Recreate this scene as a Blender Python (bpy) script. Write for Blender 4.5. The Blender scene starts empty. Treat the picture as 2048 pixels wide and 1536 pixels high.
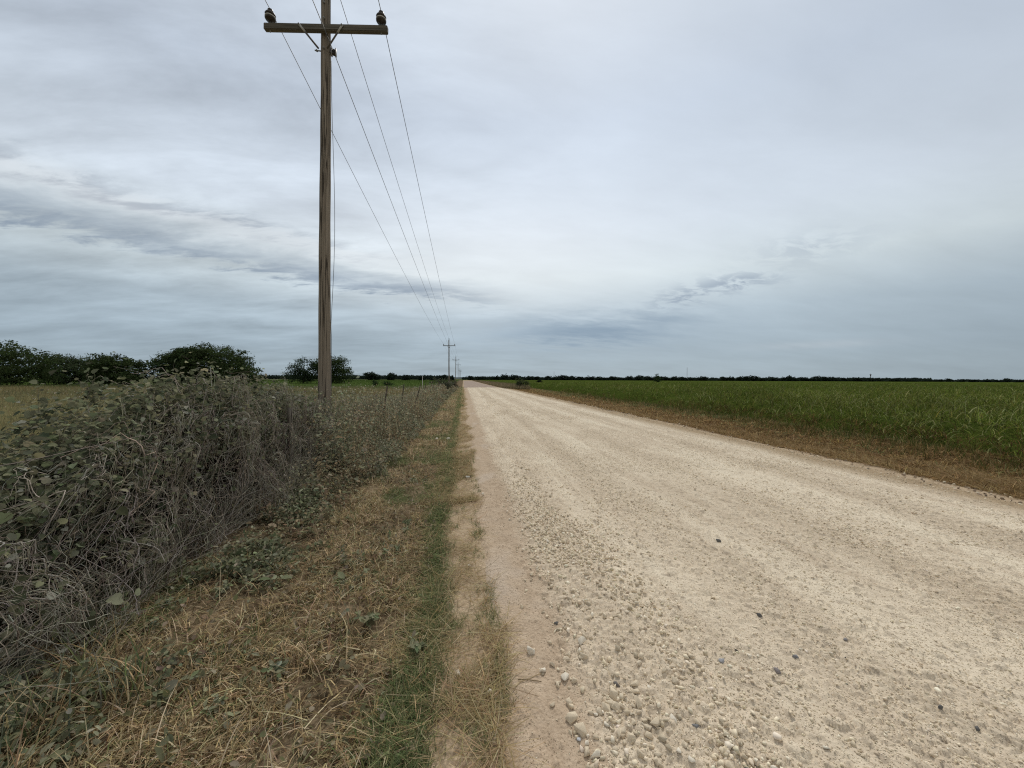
import bpy, bmesh, math, random
import numpy as np
from mathutils import Vector, Matrix, Euler

random.seed(7)
RNG = np.random.default_rng(11)
R = math.radians
sc = bpy.context.scene
COL = sc.collection

# ------------------------------------------------------------------ camera
PW, PH, FPX = 2048.0, 1536.0, 770.0
CAM_H = 1.6
cam_d = bpy.data.cameras.new("camera")
cam = bpy.data.objects.new("camera", cam_d)
COL.objects.link(cam)
cam_d.sensor_width = 36.0
cam_d.lens = FPX / PW * 36.0
cam_d.clip_start = 0.05
cam_d.clip_end = 12000.0
CM = (Euler((R(90 - 0.77), 0, R(-7.2)), 'XYZ').to_matrix() @ Matrix.Rotation(R(0.25), 3, 'Z'))
cam.matrix_world = Matrix.Translation((0, 0, CAM_H)) @ CM.to_4x4()
sc.camera = cam


def at(px, py, D):
    """World point seen at photo pixel (px, py) at camera depth D."""
    v = Vector(((px - PW / 2) / FPX * D, -(py - PH / 2) / FPX * D, -D))
    return Vector((0, 0, CAM_H)) + CM @ v


def on_ground(px, py, z=0.0):
    d = CM @ Vector(((px - PW / 2) / FPX, -(py - PH / 2) / FPX, -1))
    t = (z - CAM_H) / d.z
    return Vector((0, 0, CAM_H)) + d * t, t


# ------------------------------------------------------------------ node helper
class S:
    """A socket with arithmetic, for writing node trees as expressions."""
    nt = None

    def __init__(self, sock):
        self.s = sock

    @staticmethod
    def node(t, **kw):
        n = S.nt.nodes.new(t)
        for k, v in kw.items():
            setattr(n, k, v)
        return n

    @staticmethod
    def put(inp, v):
        if isinstance(v, S):
            S.nt.links.new(v.s, inp)
        else:
            try:
                inp.default_value = v
            except Exception:
                inp.default_value = tuple(v) + (1.0,)

    @staticmethod
    def m(op, *a, clamp=False):
        n = S.node('ShaderNodeMath', operation=op, use_clamp=clamp)
        for i, v in enumerate(a):
            S.put(n.inputs[i], v)
        return S(n.outputs[0])

    def __add__(s, o): return S.m('ADD', s, o)
    def __radd__(s, o): return S.m('ADD', o, s)
    def __sub__(s, o): return S.m('SUBTRACT', s, o)
    def __rsub__(s, o): return S.m('SUBTRACT', o, s)
    def __mul__(s, o): return S.m('MULTIPLY', s, o)
    def __rmul__(s, o): return S.m('MULTIPLY', o, s)
    def __truediv__(s, o): return S.m('DIVIDE', s, o)
    def clamp(s): return S.m('ADD', s, 0.0, clamp=True)


def gauss(d):
    return S.m('EXPONENT', d * d * -1.0)


def sstep(a, b, x):
    n = S.node('ShaderNodeMapRange', interpolation_type='SMOOTHSTEP')
    S.put(n.inputs[0], x); n.inputs[1].default_value = a; n.inputs[2].default_value = b
    n.inputs[3].default_value = 0; n.inputs[4].default_value = 1
    return S(n.outputs[0])


def comb(x, y, z):
    n = S.node('ShaderNodeCombineXYZ')
    for i, v in enumerate((x, y, z)):
        S.put(n.inputs[i], v)
    return S(n.outputs[0])


def sep(v):
    n = S.node('ShaderNodeSeparateXYZ')
    S.put(n.inputs[0], v)
    return [S(o) for o in n.outputs]


def vscale(v, sx, sy, sz, off=(0, 0, 0)):
    n = S.node('ShaderNodeMapping')
    S.put(n.inputs['Vector'], v)
    n.inputs['Scale'].default_value = (sx, sy, sz)
    n.inputs['Location'].default_value = off
    return S(n.outputs[0])


def noise(v, scale, detail=4, rough=0.55, dist=0.0):
    n = S.node('ShaderNodeTexNoise')
    if v is not None:
        S.put(n.inputs['Vector'], v)
    n.inputs['Scale'].default_value = scale
    n.inputs['Detail'].default_value = detail
    n.inputs['Roughness'].default_value = rough
    n.inputs['Distortion'].default_value = dist
    return S(n.outputs[0])


def voronoi(v, scale, feature='F1', out=0):
    n = S.node('ShaderNodeTexVoronoi', feature=feature)
    S.put(n.inputs['Vector'], v)
    n.inputs['Scale'].default_value = scale
    return S(n.outputs[out])


def mix(f, a, b, blend='MIX'):
    n = S.node('ShaderNodeMix', data_type='RGBA', blend_type=blend)
    S.put(n.inputs[0], f)
    for i, v in ((6, a), (7, b)):
        if isinstance(v, S):
            S.nt.links.new(v.s, n.inputs[i])
        else:
            n.inputs[i].default_value = tuple(v)[:3] + (1.0,)
    return S(n.outputs[2])


def scale_col(c, f):
    return mix(1.0, c, comb(f, f, f), 'MULTIPLY')


def ramp(f, stops):
    n = S.node('ShaderNodeValToRGB')
    S.put(n.inputs[0], f)
    e = n.color_ramp.elements
    while len(e) < len(stops):
        e.new(0.5)
    for k, (p, c) in zip(e, stops):
        k.position = p
        k.color = tuple(c)[:3] + (1.0,) if not isinstance(c, (int, float)) else (c, c, c, 1.0)
    return S(n.outputs[0])


def coords(kind='Object'):
    return S(S.node('ShaderNodeTexCoord').outputs[kind])


def bump(h, strength, dist):
    n = S.node('ShaderNodeBump')
    n.inputs['Strength'].default_value = strength
    n.inputs['Distance'].default_value = dist
    S.put(n.inputs['Height'], h)
    return S(n.outputs[0])


def material(name, fn):
    m = bpy.data.materials.new(name)
    m.use_nodes = True
    nt = m.node_tree
    nt.nodes.clear()
    S.nt = nt
    out = nt.nodes.new('ShaderNodeOutputMaterial')
    sh = fn()
    nt.links.new(sh.s, out.inputs['Surface'])
    return m


def principled(col, rough=0.9, normal=None, spec=0.2, metal=0.0):
    n = S.node('ShaderNodeBsdfPrincipled')
    S.put(n.inputs['Base Color'], col)
    S.put(n.inputs['Roughness'], rough)
    n.inputs['Specular IOR Level'].default_value = spec
    n.inputs['Metallic'].default_value = metal
    if normal is not None:
        S.put(n.inputs['Normal'], normal)
    return S(n.outputs[0])


# ------------------------------------------------------------------ sky, sun, exposure
SUN_EL, SUN_AZ = 50.0, 14.0          # azimuth clockwise from the road direction (+Y)
world = bpy.data.worlds.new("World")
sc.world = world
world.use_nodes = True
S.nt = world.node_tree
S.nt.nodes.clear()


def sky():
    d = S(S.node('ShaderNodeTexCoord').outputs['Generated'])
    x, y, z = sep(d)
    az = S.m('ARCTAN2', x, y) * (180 / math.pi)
    zz = S.m('MAXIMUM', z, 0.0)
    inv = S.m('DIVIDE', 1.0, zz + 0.19)
    P = comb(x * inv, y * inv, 0.0)
    # slow streaky cloud layers seen on a flat ceiling
    Ps = vscale(P, 0.55, 1.0, 1.0)
    n1 = noise(Ps, 0.9, 7, 0.55, 0.15)
    n2 = noise(vscale(P, 1.0, 2.2, 1.0, (3.1, 1.7, 0)), 1.6, 8, 0.60, 0.25)
    n3 = noise(vscale(P, 1.0, 2.6, 1.0, (9.3, 4.0, 0)), 4.5, 6, 0.62, 0.3)
    warp = (n2 - 0.5) * 0.085 + (n3 - 0.5) * 0.05
    base = ramp(zz, [(0.0, (.355, .445, .510)), (.07, (.365, .452, .525)), (.16, (.475, .570, .640)),
                     (.25, (.69, .775, .81)), (.36, (.69, .77, .855)), (.55, (.61, .69, .795)), (.76, (.62, .68, .75)), (1.0, (.78, .765, .74))])
    side = ramp((az + 70.0) / 140.0, [(0.0, .80), (.17, .86), (.34, .96), (.5, 1.0), (.66, 1.02), (.80, .95), (.93, .84), (1.0, .8)])
    col = mix(1.0, base, side, 'MULTIPLY')
    back = sstep(0.1, -0.5, y)
    col = mix(back * 0.6, col, (.70, .685, .655))
    # broad light and dark in the cloud deck, stronger to the left
    amp = sstep(30.0, -40.0, az) * 0.85 + 0.26
    k = 1.0 + (n1 - 0.5) * amp * 1.1 + (n2 - 0.5) * amp * 1.0
    col = scale_col(col, k)
    # glow where the deck is thin ahead
    glow = gauss((az - 6.0) / 24.0) * gauss((z - 0.29) / 0.13)
    col = mix(glow * 0.42, col, (.90, .92, .93))
    # long dark roll of cloud low on the left
    zc = 0.212 + az * -0.0011
    t = (z - zc) + warp
    lower = sstep(-0.030, -0.010, t + (n3 - 0.5) * 0.03) * sstep(0.045, -0.004, t)
    band = lower * sstep(10.0, -6.0, az) * (n3 * 0.8 + n2 * 0.75 - 0.05).clamp() * (sstep(0.36, 0.58, n1 * 0.35 + n3 * 0.65) * 0.45 + 0.55)
    col = mix(band * 0.90, col, (.215, .275, .36))
    t2 = (z - (zc + 0.062)) + warp * 1.4
    band2 = sstep(-0.03, 0.0, t2) * sstep(0.035, 0.0, t2) * sstep(-4.0, -26.0, az) * sstep(0.40, 0.62, n3)
    col = mix(band2 * 0.85, col, (.26, .315, .39))
    lit = gauss((t - 0.052) / 0.022) * sstep(6.0, -10.0, az) * n2
    col = mix(lit * 0.75, col, (.78, .81, .83))
    # grey-blue veil under the roll
    veil = sstep(0.23, 0.05, z + warp) * sstep(10.0, -20.0, az)
    col = mix(veil * 0.30, col, (.27, .35, .42))
    # dark soft bank right of the road's end, mottled ripples further right
    bank = gauss((az - 18.5 + (n2 - 0.5) * 14.0) / 13.0) * gauss((z - 0.120 + warp * 1.0) / 0.036)
    col = mix((bank * (0.65 + n3 * 0.6)).clamp(), col, (.245, .330, .425))
    rip = sstep(0.42, 0.60, noise(vscale(P, 1.0, 1.5, 1.0), 7.0, 6, 0.6, 0.5))
    r1 = gauss((az - 31.0) / 4.2) * gauss((z - 0.190 - (az - 31.0) * 0.003) / 0.024)
    r2 = gauss((az - 37.8) / 3.9) * gauss((z - 0.212) / 0.019)
    r3 = gauss((az - 44.5) / 5.0) * gauss((z - 0.262) / 0.026) * 0.45
    col = mix((r1 + r2 + r3) * rip * 0.75, col, (.300, .365, .450))
    pale = gauss((az - 45.0) / 6.0) * gauss((z - 0.072) / 0.008) * n2
    col = mix(pale * 0.5, col, (.58, .62, .66))
    return col, z


cl, zsky = sky()
nish = S.node('ShaderNodeTexSky', sky_type='NISHITA')
nish.sun_disc = False
nish.sun_elevation = R(SUN_EL)
nish.sun_rotation = R(SUN_AZ)
WSTR = 0.1
clouds = mix(1.0, cl, (1 / WSTR,) * 3, 'MULTIPLY')
skycol = mix(0.94, S(nish.outputs[0]), clouds)
bg = S.node('ShaderNodeBackground')
S.put(bg.inputs[0], skycol)
bg.inputs[1].default_value = WSTR
wo = S.node('ShaderNodeOutputWorld')
S.nt.links.new(bg.outputs[0], wo.inputs[0])

sun_d = bpy.data.lights.new("sun", 'SUN')
sun_d.energy = 2.8
sun_d.angle = R(12)
sun_d.color = (1.0, 0.955, 0.88)
sun = bpy.data.objects.new("sun", sun_d)
COL.objects.link(sun)
sdir = Vector((math.sin(R(SUN_AZ)) * math.cos(R(SUN_EL)), math.cos(R(SUN_AZ)) * math.cos(R(SUN_EL)), math.sin(R(SUN_EL))))
sun.rotation_euler = sdir.to_track_quat('Z', 'Y').to_euler()
sun.location = (0, 0, 30)
sc.view_settings.view_transform = 'Standard'
sc.view_settings.look = 'None'
sc.view_settings.exposure = 0.0
sc.view_settings.gamma = 1.0
sc.cycles.pixel_filter_type = 'BLACKMAN_HARRIS'
sc.cycles.filter_width = 1.2
sc.cycles.use_denoising = False
sc.cycles.sample_clamp_indirect = 1.5
sc.cycles.sample_clamp_direct = 6.0
sc.cycles.caustics_reflective = False
sc.cycles.caustics_refractive = False


# ------------------------------------------------------------------ numpy helpers
def vnoise(x, y, seed=0):
    xi, yi = np.floor(x).astype(np.int64), np.floor(y).astype(np.int64)
    fx, fy = x - xi, y - yi
    fx, fy = fx * fx * (3 - 2 * fx), fy * fy * (3 - 2 * fy)

    def h(a, b):
        n = (a * 374761393 + b * 668265263 + seed * 974634777) & 0x7fffffff
        n = ((n ^ (n >> 13)) * 1274126177) & 0x7fffffff
        return ((n ^ (n >> 16)) & 0xffff) / 65535.0
    a, b, c, d = h(xi, yi), h(xi + 1, yi), h(xi, yi + 1), h(xi + 1, yi + 1)
    return (a * (1 - fx) + b * fx) * (1 - fy) + (c * (1 - fx) + d * fx) * fy


def fbm(x, y, seed=0, oct=4):
    x, y = np.asarray(x, float), np.asarray(y, float)
    s, a, t = 0, 1.0, 0
    for i in range(oct):
        s = s + a * vnoise(x * 2 ** i + 17.3 * i, y * 2 ** i + 5.1 * i, seed + i)
        t += a
        a *= 0.5
    return s / t


ROAD_L, ROAD_R = 0.16, 7.42


def road_left(y):
    return ROAD_L + 0.16 * (fbm(y * 0.9, y * 0 + 3.3, 5) - 0.5) * np.clip(y / 3, 0.5, 3) + 0.09 * (fbm(y * 2.7, y * 0 + 1.3, 15, 3) - 0.5) * np.clip(y / 3, 0.6, 2.5) + 0.09 * np.exp(-np.maximum(y, 0) / 1.8)


def road_right(y):
    return ROAD_R - 0.55 * np.exp(-np.maximum(y, 0) / 4.5) + 0.25 * (fbm(y * 0.5, y * 0 + 8.3, 6) - 0.5)


def gh(x, y):
    """Ground height."""
    x, y = np.asarray(x, float), np.asarray(y, float)
    inroad = np.clip(np.minimum(x + 0.1, 7.6 - x) / 0.5, 0, 1)
    crown = 0.07 * np.clip(1 - ((x - 3.7) / 3.7) ** 2, 0, 1)
    rdrop = -0.16 * np.clip((x - 7.5) / 1.3, 0, 1) + 0.12 * np.clip((x - 9.2) / 2.0, 0, 1)
    ldrop = -0.05 * np.clip((-x) / 0.5, 0, 1) + 0.06 * np.clip((-x - 1.6) / 1.0, 0, 1)
    rough = (fbm(x * 1.4, y * 1.4, 1) - 0.5) * (0.10 + 0.20 * np.clip((x - 7.7) / .6, 0, 1) * np.clip((13 - x), 0, 1)) + (fbm(x * 7, y * 7, 2, 3) - 0.5) * 0.03
    near = np.exp(-np.maximum(np.abs(y) - 30, 0) / 60)
    rr = (fbm(x * 1.2, y * 0.35, 3) - 0.5) * 0.05 + (fbm(x * 9, y * 6, 4, 4) - 0.5) * 0.022
    windrow = 0.02 * np.exp(-((x - 0.95) / 0.35) ** 2)
    return crown + rdrop + ldrop + near * ((1 - inroad) * rough + inroad * (rr + windrow))


def mesh_obj(name, V, loops, sizes, mat, col=None, parent=None, smooth=False):
    me = bpy.data.meshes.new(name)
    V = np.ascontiguousarray(V, np.float32)
    loops = np.ascontiguousarray(loops, np.int32).ravel()
    sizes = np.ascontiguousarray(sizes, np.int32)
    me.vertices.add(len(V)); me.vertices.foreach_set('co', V.ravel())
    me.loops.add(len(loops)); me.loops.foreach_set('vertex_index', loops)
    me.polygons.add(len(sizes))
    st = np.concatenate(([0], np.cumsum(sizes)[:-1])).astype(np.int32)
    me.polygons.foreach_set('loop_start', st)
    me.polygons.foreach_set('loop_total', sizes)
    if smooth:
        me.polygons.foreach_set('use_smooth', np.ones(len(sizes), bool))
    me.update(calc_edges=True)
    if col is not None:
        a = me.color_attributes.new('Col', 'FLOAT_COLOR', 'POINT')
        c = np.ones((len(V), 4), np.float32)
        c[:, :3] = col
        a.data.foreach_set('color', c.ravel())
    if mat:
        me.materials.append(mat)
    o = bpy.data.objects.new(name, me)
    COL.objects.link(o)
    if parent:
        o.parent = parent
    return o


class Geo:
    """Collects pieces of geometry for one mesh."""

    def __init__(self):
        self.v, self.l, self.s, self.c, self.n = [], [], [], [], 0

    def add(self, V, F, C=(0.5, 0.5, 0.5)):
        """V (n,3); F list of index arrays (m,k) ; C colour (3,) or (n,3)."""
        V = np.asarray(V, float).reshape(-1, 3)
        for f in F:
            f = np.asarray(f)
            self.l.append((f + self.n).ravel())
            self.s.append(np.full(len(f), f.shape[1]))
        self.c.append(np.broadcast_to(np.asarray(C, float), V.shape))
        self.v.append(V)
        self.n += len(V)
        return self

    def build(self, name, mat, parent=None, smooth=False):
        return mesh_obj(name, np.concatenate(self.v), np.concatenate(self.l), np.concatenate(self.s), mat,
                        np.concatenate(self.c), parent, smooth)


def blades(base, az, length, width, lean, curl, col, segs=3, tip=0.12, tipcol=None):
    """Grass blades / strap leaves: bent tapering strips."""
    N = len(base)
    t = np.linspace(0, 1, segs + 1)
    th = lean[:, None] + curl[:, None] * t[None, :] ** 1.3
    step = (length / segs)[:, None]
    hx = np.concatenate((np.zeros((N, 1)), np.cumsum(np.sin(th[:, 1:]) * step, 1)), 1)
    hz = np.concatenate((np.zeros((N, 1)), np.cumsum(np.cos(th[:, 1:]) * step, 1)), 1)
    ca, sa = np.cos(az)[:, None], np.sin(az)[:, None]
    P = np.stack((base[:, 0:1] + hx * ca, base[:, 1:2] + hx * sa, base[:, 2:3] + hz), -1)
    tw = az + RNG.normal(0, 0.5, N)
    side = np.stack((-np.sin(tw), np.cos(tw), RNG.normal(0, 0.25, N)), -1)[:, None, :]
    w = (width[:, None] * np.maximum((1 - t[None, :]) ** 0.7, tip) * 0.5)[:, :, None]
    V = np.stack((P - side * w, P + side * w), 2).reshape(-1, 3)
    k = 2 * (segs + 1)
    q = np.array([[2 * i, 2 * i + 1, 2 * i + 3, 2 * i + 2] for i in range(segs)])
    F = (q[None] + (np.arange(N) * k)[:, None, None]).reshape(-1, 4)
    if tipcol is None:
        C = np.repeat(col, k, 0)
    else:
        tt = np.repeat(t, 2)[None, :, None]
        C = (col[:, None, :] * (1 - tt) + tipcol[:, None, :] * tt).reshape(-1, 3)
    return V, [F], C


def rotmats(normal, spin):
    """Frames whose local z is NORMAL and whose local y is spun by SPIN."""
    n = normal / np.linalg.norm(normal, axis=1, keepdims=True)
    ref = np.where(np.abs(n[:, 2:3]) < 0.95, np.array([[0, 0, 1.0]]), np.array([[1.0, 0, 0]]))
    a = np.cross(ref, n); a /= np.linalg.norm(a, axis=1, keepdims=True)
    b = np.cross(n, a)
    c, s = np.cos(spin)[:, None], np.sin(spin)[:, None]
    return np.stack((a * c + b * s, b * c - a * s, n), -1)


def instances(T, F, pos, M, scale, col):
    """Copies of template T (k,3), faces F (list of arrays)."""
    N, k = len(pos), len(T)
    scale = np.asarray(scale, float)
    sv = scale[:, None, None] if scale.ndim == 1 else scale[:, None, :]
    V = np.einsum('nij,nkj->nki', M, T[None] * sv) + pos[:, None, :]
    off = (np.arange(N) * k)[:, None, None]
    FF = [(np.asarray(f)[None] + off).reshape(-1, np.asarray(f).shape[1]) for f in F]
    return V.reshape(-1, 3), FF, np.repeat(col, k, 0)


# leaf templates: y along the leaf, folded on the midrib
LEAF_OVAL = np.array([[0, 0, 0], [0, .5, -.03], [0, 1, -.10], [-.20, .22, .05], [-.24, .60, .03], [.20, .22, .05], [.24, .60, .03]])
LEAF_HEART = np.array([[0, 0, 0], [0, .5, -.04], [0, 1, -.16], [-.34, -.06, .05], [-.42, .42, .08], [.34, -.06, .05], [.42, .42, .08]])
LH2 = [[0, 0, 0], [0, .30, -.02], [0, .66, -.05], [0, 1, -.14]]
for sx in (-1, 1):
    LH2 += [[sx * .22, -.12, .03], [sx * .45, .14, .09], [sx * .43, .48, .08], [sx * .22, .80, .0]]
LEAF_VINE = np.array(LH2, float)
LEAF_VINE_F = [np.array([[0, 1, 5, 4], [1, 2, 6, 5], [0, 8, 9, 1], [1, 9, 10, 2], [2, 3, 7, 6], [2, 10, 11, 3]])]
LEAF_F = [np.array([[0, 1, 4, 3], [0, 5, 6, 1]]), np.array([[1, 2, 4], [1, 6, 2]])]
QUAD = np.array([[-.5, 0, 0], [.5, 0, .1], [.42, 1, 0], [-.42, 1, .12]])
QUAD_F = [np.array([[0, 1, 2, 3]])]


def tube(pts, rad, sides=6, cap=True):
    """Tube along a polyline with a radius per point."""
    pts = np.asarray(pts, float); n = len(pts)
    rad = np.broadcast_to(np.asarray(rad, float), (n,))
    tan = np.gradient(pts, axis=0)
    tan /= np.linalg.norm(tan, axis=1, keepdims=True) + 1e-9
    ref = np.where(np.abs(tan[:, 2:3]) < 0.9, np.array([[0, 0, 1.0]]), np.array([[1.0, 0, 0]]))
    a = np.cross(ref, tan); a /= np.linalg.norm(a, axis=1, keepdims=True)
    b = np.cross(tan, a)
    ang = np.arange(sides) / sides * 2 * math.pi
    V = pts[:, None, :] + rad[:, None, None] * (a[:, None, :] * np.cos(ang)[None, :, None] + b[:, None, :] * np.sin(ang)[None, :, None])
    F = [[i * sides + j, i * sides + (j + 1) % sides, (i + 1) * sides + (j + 1) % sides, (i + 1) * sides + j] for i in range(n - 1) for j in range(sides)]
    out = [np.array(F)]
    if cap:
        out.append(np.array([list(range(sides))[::-1], [(n - 1) * sides + j for j in range(sides)]]))
    return V.reshape(-1, 3), out


def walks(P, sides, rad0, rad1):
    """Many tubes at once; P (N,K,3)."""
    N, K, _ = P.shape
    tan = np.gradient(P, axis=1)
    tan /= np.linalg.norm(tan, axis=2, keepdims=True) + 1e-9
    ref = np.where(np.abs(tan[..., 2:3]) < 0.9, np.array([0, 0, 1.0]), np.array([1.0, 0, 0]))
    a = np.cross(ref, tan); a /= np.linalg.norm(a, axis=2, keepdims=True) + 1e-9
    b = np.cross(tan, a)
    ang = np.arange(sides) / sides * 2 * math.pi
    r = np.linspace(0, 1, K)[None, :, None, None]
    rad = rad0[:, None, None, None] * (1 - r) + rad1[:, None, None, None] * r
    V = P[:, :, None, :] + rad * (a[:, :, None, :] * np.cos(ang)[:, None] + b[:, :, None, :] * np.sin(ang)[:, None])
    q = np.array([[i * sides + j, i * sides + (j + 1) % sides, (i + 1) * sides + (j + 1) % sides, (i + 1) * sides + j] for i in range(K - 1) for j in range(sides)])
    F = (q[None] + (np.arange(N) * K * sides)[:, None, None]).reshape(-1, 4)
    return V.reshape(-1, 3), [F]


def box(x0, x1, y0, y1, z0, z1):
    V = np.array([[x, y, z] for z in (z0, z1) for y in (y0, y1) for x in (x0, x1)], float)
    F = np.array([[0, 2, 3, 1], [4, 5, 7, 6], [0, 1, 5, 4], [2, 6, 7, 3], [0, 4, 6, 2], [1, 3, 7, 5]])
    return V, [F]


def lathe(prof, sides=20):
    prof = np.asarray(prof, float); n = len(prof)
    ang = np.arange(sides) / sides * 2 * math.pi
    V = np.stack((prof[:, 0:1] * np.cos(ang), prof[:, 0:1] * np.sin(ang), np.repeat(prof[:, 1:2], sides, 1)), -1).reshape(-1, 3)
    F = [[i * sides + j, i * sides + (j + 1) % sides, (i + 1) * sides + (j + 1) % sides, (i + 1) * sides + j] for i in range(n - 1) for j in range(sides)]
    return V, [np.array(F), np.array([list(range(sides))[::-1], [(n - 1) * sides + j for j in range(sides)]])]


def tag(o, label=None, cat=None, group=None, kind=None):
    if label: o['label'] = label
    if cat: o['category'] = cat
    if group: o['group'] = group
    if kind: o['kind'] = kind
    return o


def thing(name, label, cat, loc=(0, 0, 0), group=None):
    o = bpy.data.objects.new(name, None)
    COL.objects.link(o)
    o.location = loc
    o.empty_display_size = 0.1
    return tag(o, label, cat, group)


def copy_tree(o, parent=None):
    c = o.copy()
    COL.objects.link(c)
    c.parent = parent
    for ch in list(o.children):
        copy_tree(ch, c)
    return c


# ------------------------------------------------------------------ materials
def diffuse(col, normal=None, rough=0.6):
    n = S.node('ShaderNodeBsdfDiffuse')
    S.put(n.inputs['Color'], col)
    n.inputs['Roughness'].default_value = rough
    if normal is not None:
        S.put(n.inputs['Normal'], normal)
    return S(n.outputs[0])


def plant_mat(name, trans=0.3, rough=0.7, spec=0.25):
    def f():
        a = S.node('ShaderNodeAttribute', attribute_name='Col')
        c = S(a.outputs['Color'])
        p = diffuse(c) if spec == 0 else principled(c, rough, None, spec)
        tr = S.node('ShaderNodeBsdfTranslucent')
        S.put(tr.inputs[0], c)
        mx = S.node('ShaderNodeMixShader')
        mx.inputs[0].default_value = trans
        S.nt.links.new(p.s, mx.inputs[1]); S.nt.links.new(tr.outputs[0], mx.inputs[2])
        return S(mx.outputs[0])
    return material(name, f)


M_GRASS = plant_mat('grass_blades', 0.38, 0.75, 0)
M_LEAF = plant_mat('leaf', 0.36, 0.6, 0)
M_CROP = plant_mat('crop_leaf', 0.38, 0.8, 0)
M_TREE = plant_mat('tree_leaf', 0.2, 0.75, 0)


def twig_f():
    a = S.node('ShaderNodeAttribute', attribute_name='Col')
    n = noise(coords(), 60, 3)
    return diffuse(scale_col(S(a.outputs['Color']), n * 0.8 + 0.6))


M_TWIG = material('grey_twig', twig_f)


def stone_f():
    a = S.node('ShaderNodeAttribute', attribute_name='Col')
    P = coords()
    n = noise(P, 70, 5, 0.6)
    n2 = noise(P, 260, 3, 0.6)
    return diffuse(scale_col(S(a.outputs['Color']), n * 0.5 + 0.75), bump(n + n2 * 0.4, 0.5, 0.004))


M_STONE = material('limestone', stone_f)


def ground_f():
    P = coords()
    x, y, z = sep(P)
    big = noise(P, 0.35, 5, 0.55)
    mid = noise(P, 2.3, 6, 0.6)
    fine = noise(P, 38, 6, 0.65)
    soil = ramp(mid * 0.65 + fine * 0.35, [(.30, (.048, .035, .022)), (.46, (.105, .078, .048)), (.56, (.23, .175, .112)), (.70, (.36, .285, .19))])
    strip = ramp(fine * .6 + mid * .4, [(.34, (.20, .145, .09)), (.46, (.40, .305, .205)), (.60, (.53, .425, .30))])
    c = mix(sstep(-0.26, -0.12, x + (mid - 0.5) * 0.25), soil, strip)
    rv = ramp(mid * 0.5 + fine * 0.5, [(.30, (.070, .042, .022)), (.50, (.150, .095, .048)), (.70, (.25, .17, .085))])
    c = mix(sstep(7.45, 7.95, x + (mid - 0.5) * 0.35), c, rv)
    crop = ramp(mid, [(.3, (.030, .032, .016)), (.6, (.055, .055, .026)), (.8, (.075, .07, .035))])
    c = mix(sstep(11.0, 12.2, x + (mid - 0.5) * 1.2), c, crop)
    past = ramp(big * 0.5 + mid * 0.5, [(.30, (.085, .078, .036)), (.48, (.135, .122, .058)), (.65, (.19, .165, .08))])
    c = mix(sstep(-4.0, -6.0, x + (mid - 0.5) * 1.5), c, past)
    # the field beyond the pasture is green
    leftfar = sstep(-2.4, -4.5, x) * sstep(58.0, 68.0, y + x * 0.12 + (mid - 0.5) * 8)
    green = ramp(mid * 0.4 + big * 0.6, [(.3, (.046, .074, .020)), (.55, (.068, .100, .028)), (.75, (.095, .118, .042))])
    c = mix(leftfar, c, green)
    far = sstep(330.0, 420.0, y)
    c = mix(far, c, (.095, .115, .050))
    return diffuse(c, bump(fine + mid, 0.6, 0.03))


M_GROUND = material('ground_soil', ground_f)


def road_f():
    P = coords()
    x, y, z = sep(P)
    st = noise(vscale(P, 1.0, 0.10, 1.0), 2.6, 6, 0.6, 0.3)          # wheel streaks along the road
    blot = noise(P, 0.8, 5, 0.6)
    mid = noise(P, 9.0, 6, 0.65)
    fine = noise(P, 85, 6, 0.7)
    grit = voronoi(P, 46)
    grit2 = voronoi(P, 17)
    gv = S.node('ShaderNodeTexVoronoi'); S.put(gv.inputs['Vector'], P); gv.inputs['Scale'].default_value = 30
    cell = sep(S(gv.outputs['Color']))[0]
    c = ramp(st * 0.45 + blot * 0.30 + mid * 0.25, [(.30, (.46, .378, .280)), (.45, (.585, .495, .378)), (.58, (.69, .60, .468)), (.72, (.75, .665, .53))])
    wob = x + (blot - 0.5) * 0.5
    track = gauss((wob - 1.55) / 0.20) + gauss((wob - 2.75) / 0.35) + gauss((wob - 4.5) / 0.40) + gauss((wob - 6.1) / 0.35)
    c = mix((track * sstep(0.36, 0.60, st)).clamp() * 0.55, c, (.72, .645, .51))
    ridge = gauss((wob - 2.15) / 0.22) + gauss((wob - 3.6) / 0.35) + gauss((wob - 5.35) / 0.3)
    c = mix((ridge * sstep(0.40, 0.62, mid)).clamp() * 0.40, c, (.36, .29, .205))
    c = scale_col(c, fine * 0.42 + 0.80)
    c = mix((sstep(0.80, 0.99, cell) * 0.35), c, (.68, .60, .46))
    c = mix(sstep(0.10, 0.02, cell) * 0.42, c, (.26, .21, .155))
    # bare compacted band beside the straw, patches of smooth pale mud
    edge = x + (blot - 0.5) * 0.30 + (mid - 0.5) * 0.18
    dirt = ramp(fine * 0.55 + mid * 0.45, [(.34, (.31, .232, .160)), (.48, (.475, .372, .268)), (.66, (.57, .465, .348))])
    c = mix(sstep(0.74, 0.50, edge), c, dirt)
    mud = sstep(0.56, 0.66, noise(vscale(P, 1.0, 0.6, 1.0, (4, 2, 0)), 1.7, 3, 0.5)) * sstep(0.80, 0.5, edge)
    c = mix(mud * 0.6, c, (.54, .455, .365))
    # dark damp crumbs of soil on the bare band
    crumbs = sstep(0.56, 0.66, noise(P, 75, 3, 0.6)) * sstep(0.85, 0.5, edge) * sstep(0.40, 0.55, mid)
    c = mix(crumbs * 0.7, c, (.20, .145, .095))
    rside = sstep(6.25, 7.1, x + (blot - 0.5) * 0.7)
    c = mix(rside * 0.85, c, ramp(fine, [(.3, (.23, .165, .10)), (.6, (.40, .30, .185))]))
    h = fine * 0.5 + (1.0 - grit) * 0.35 + (1.0 - grit2) * 0.3 + mid * 0.6
    return diffuse(c, bump(h, 0.75, 0.014))


M_ROAD = material('limestone_gravel', road_f)


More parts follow.
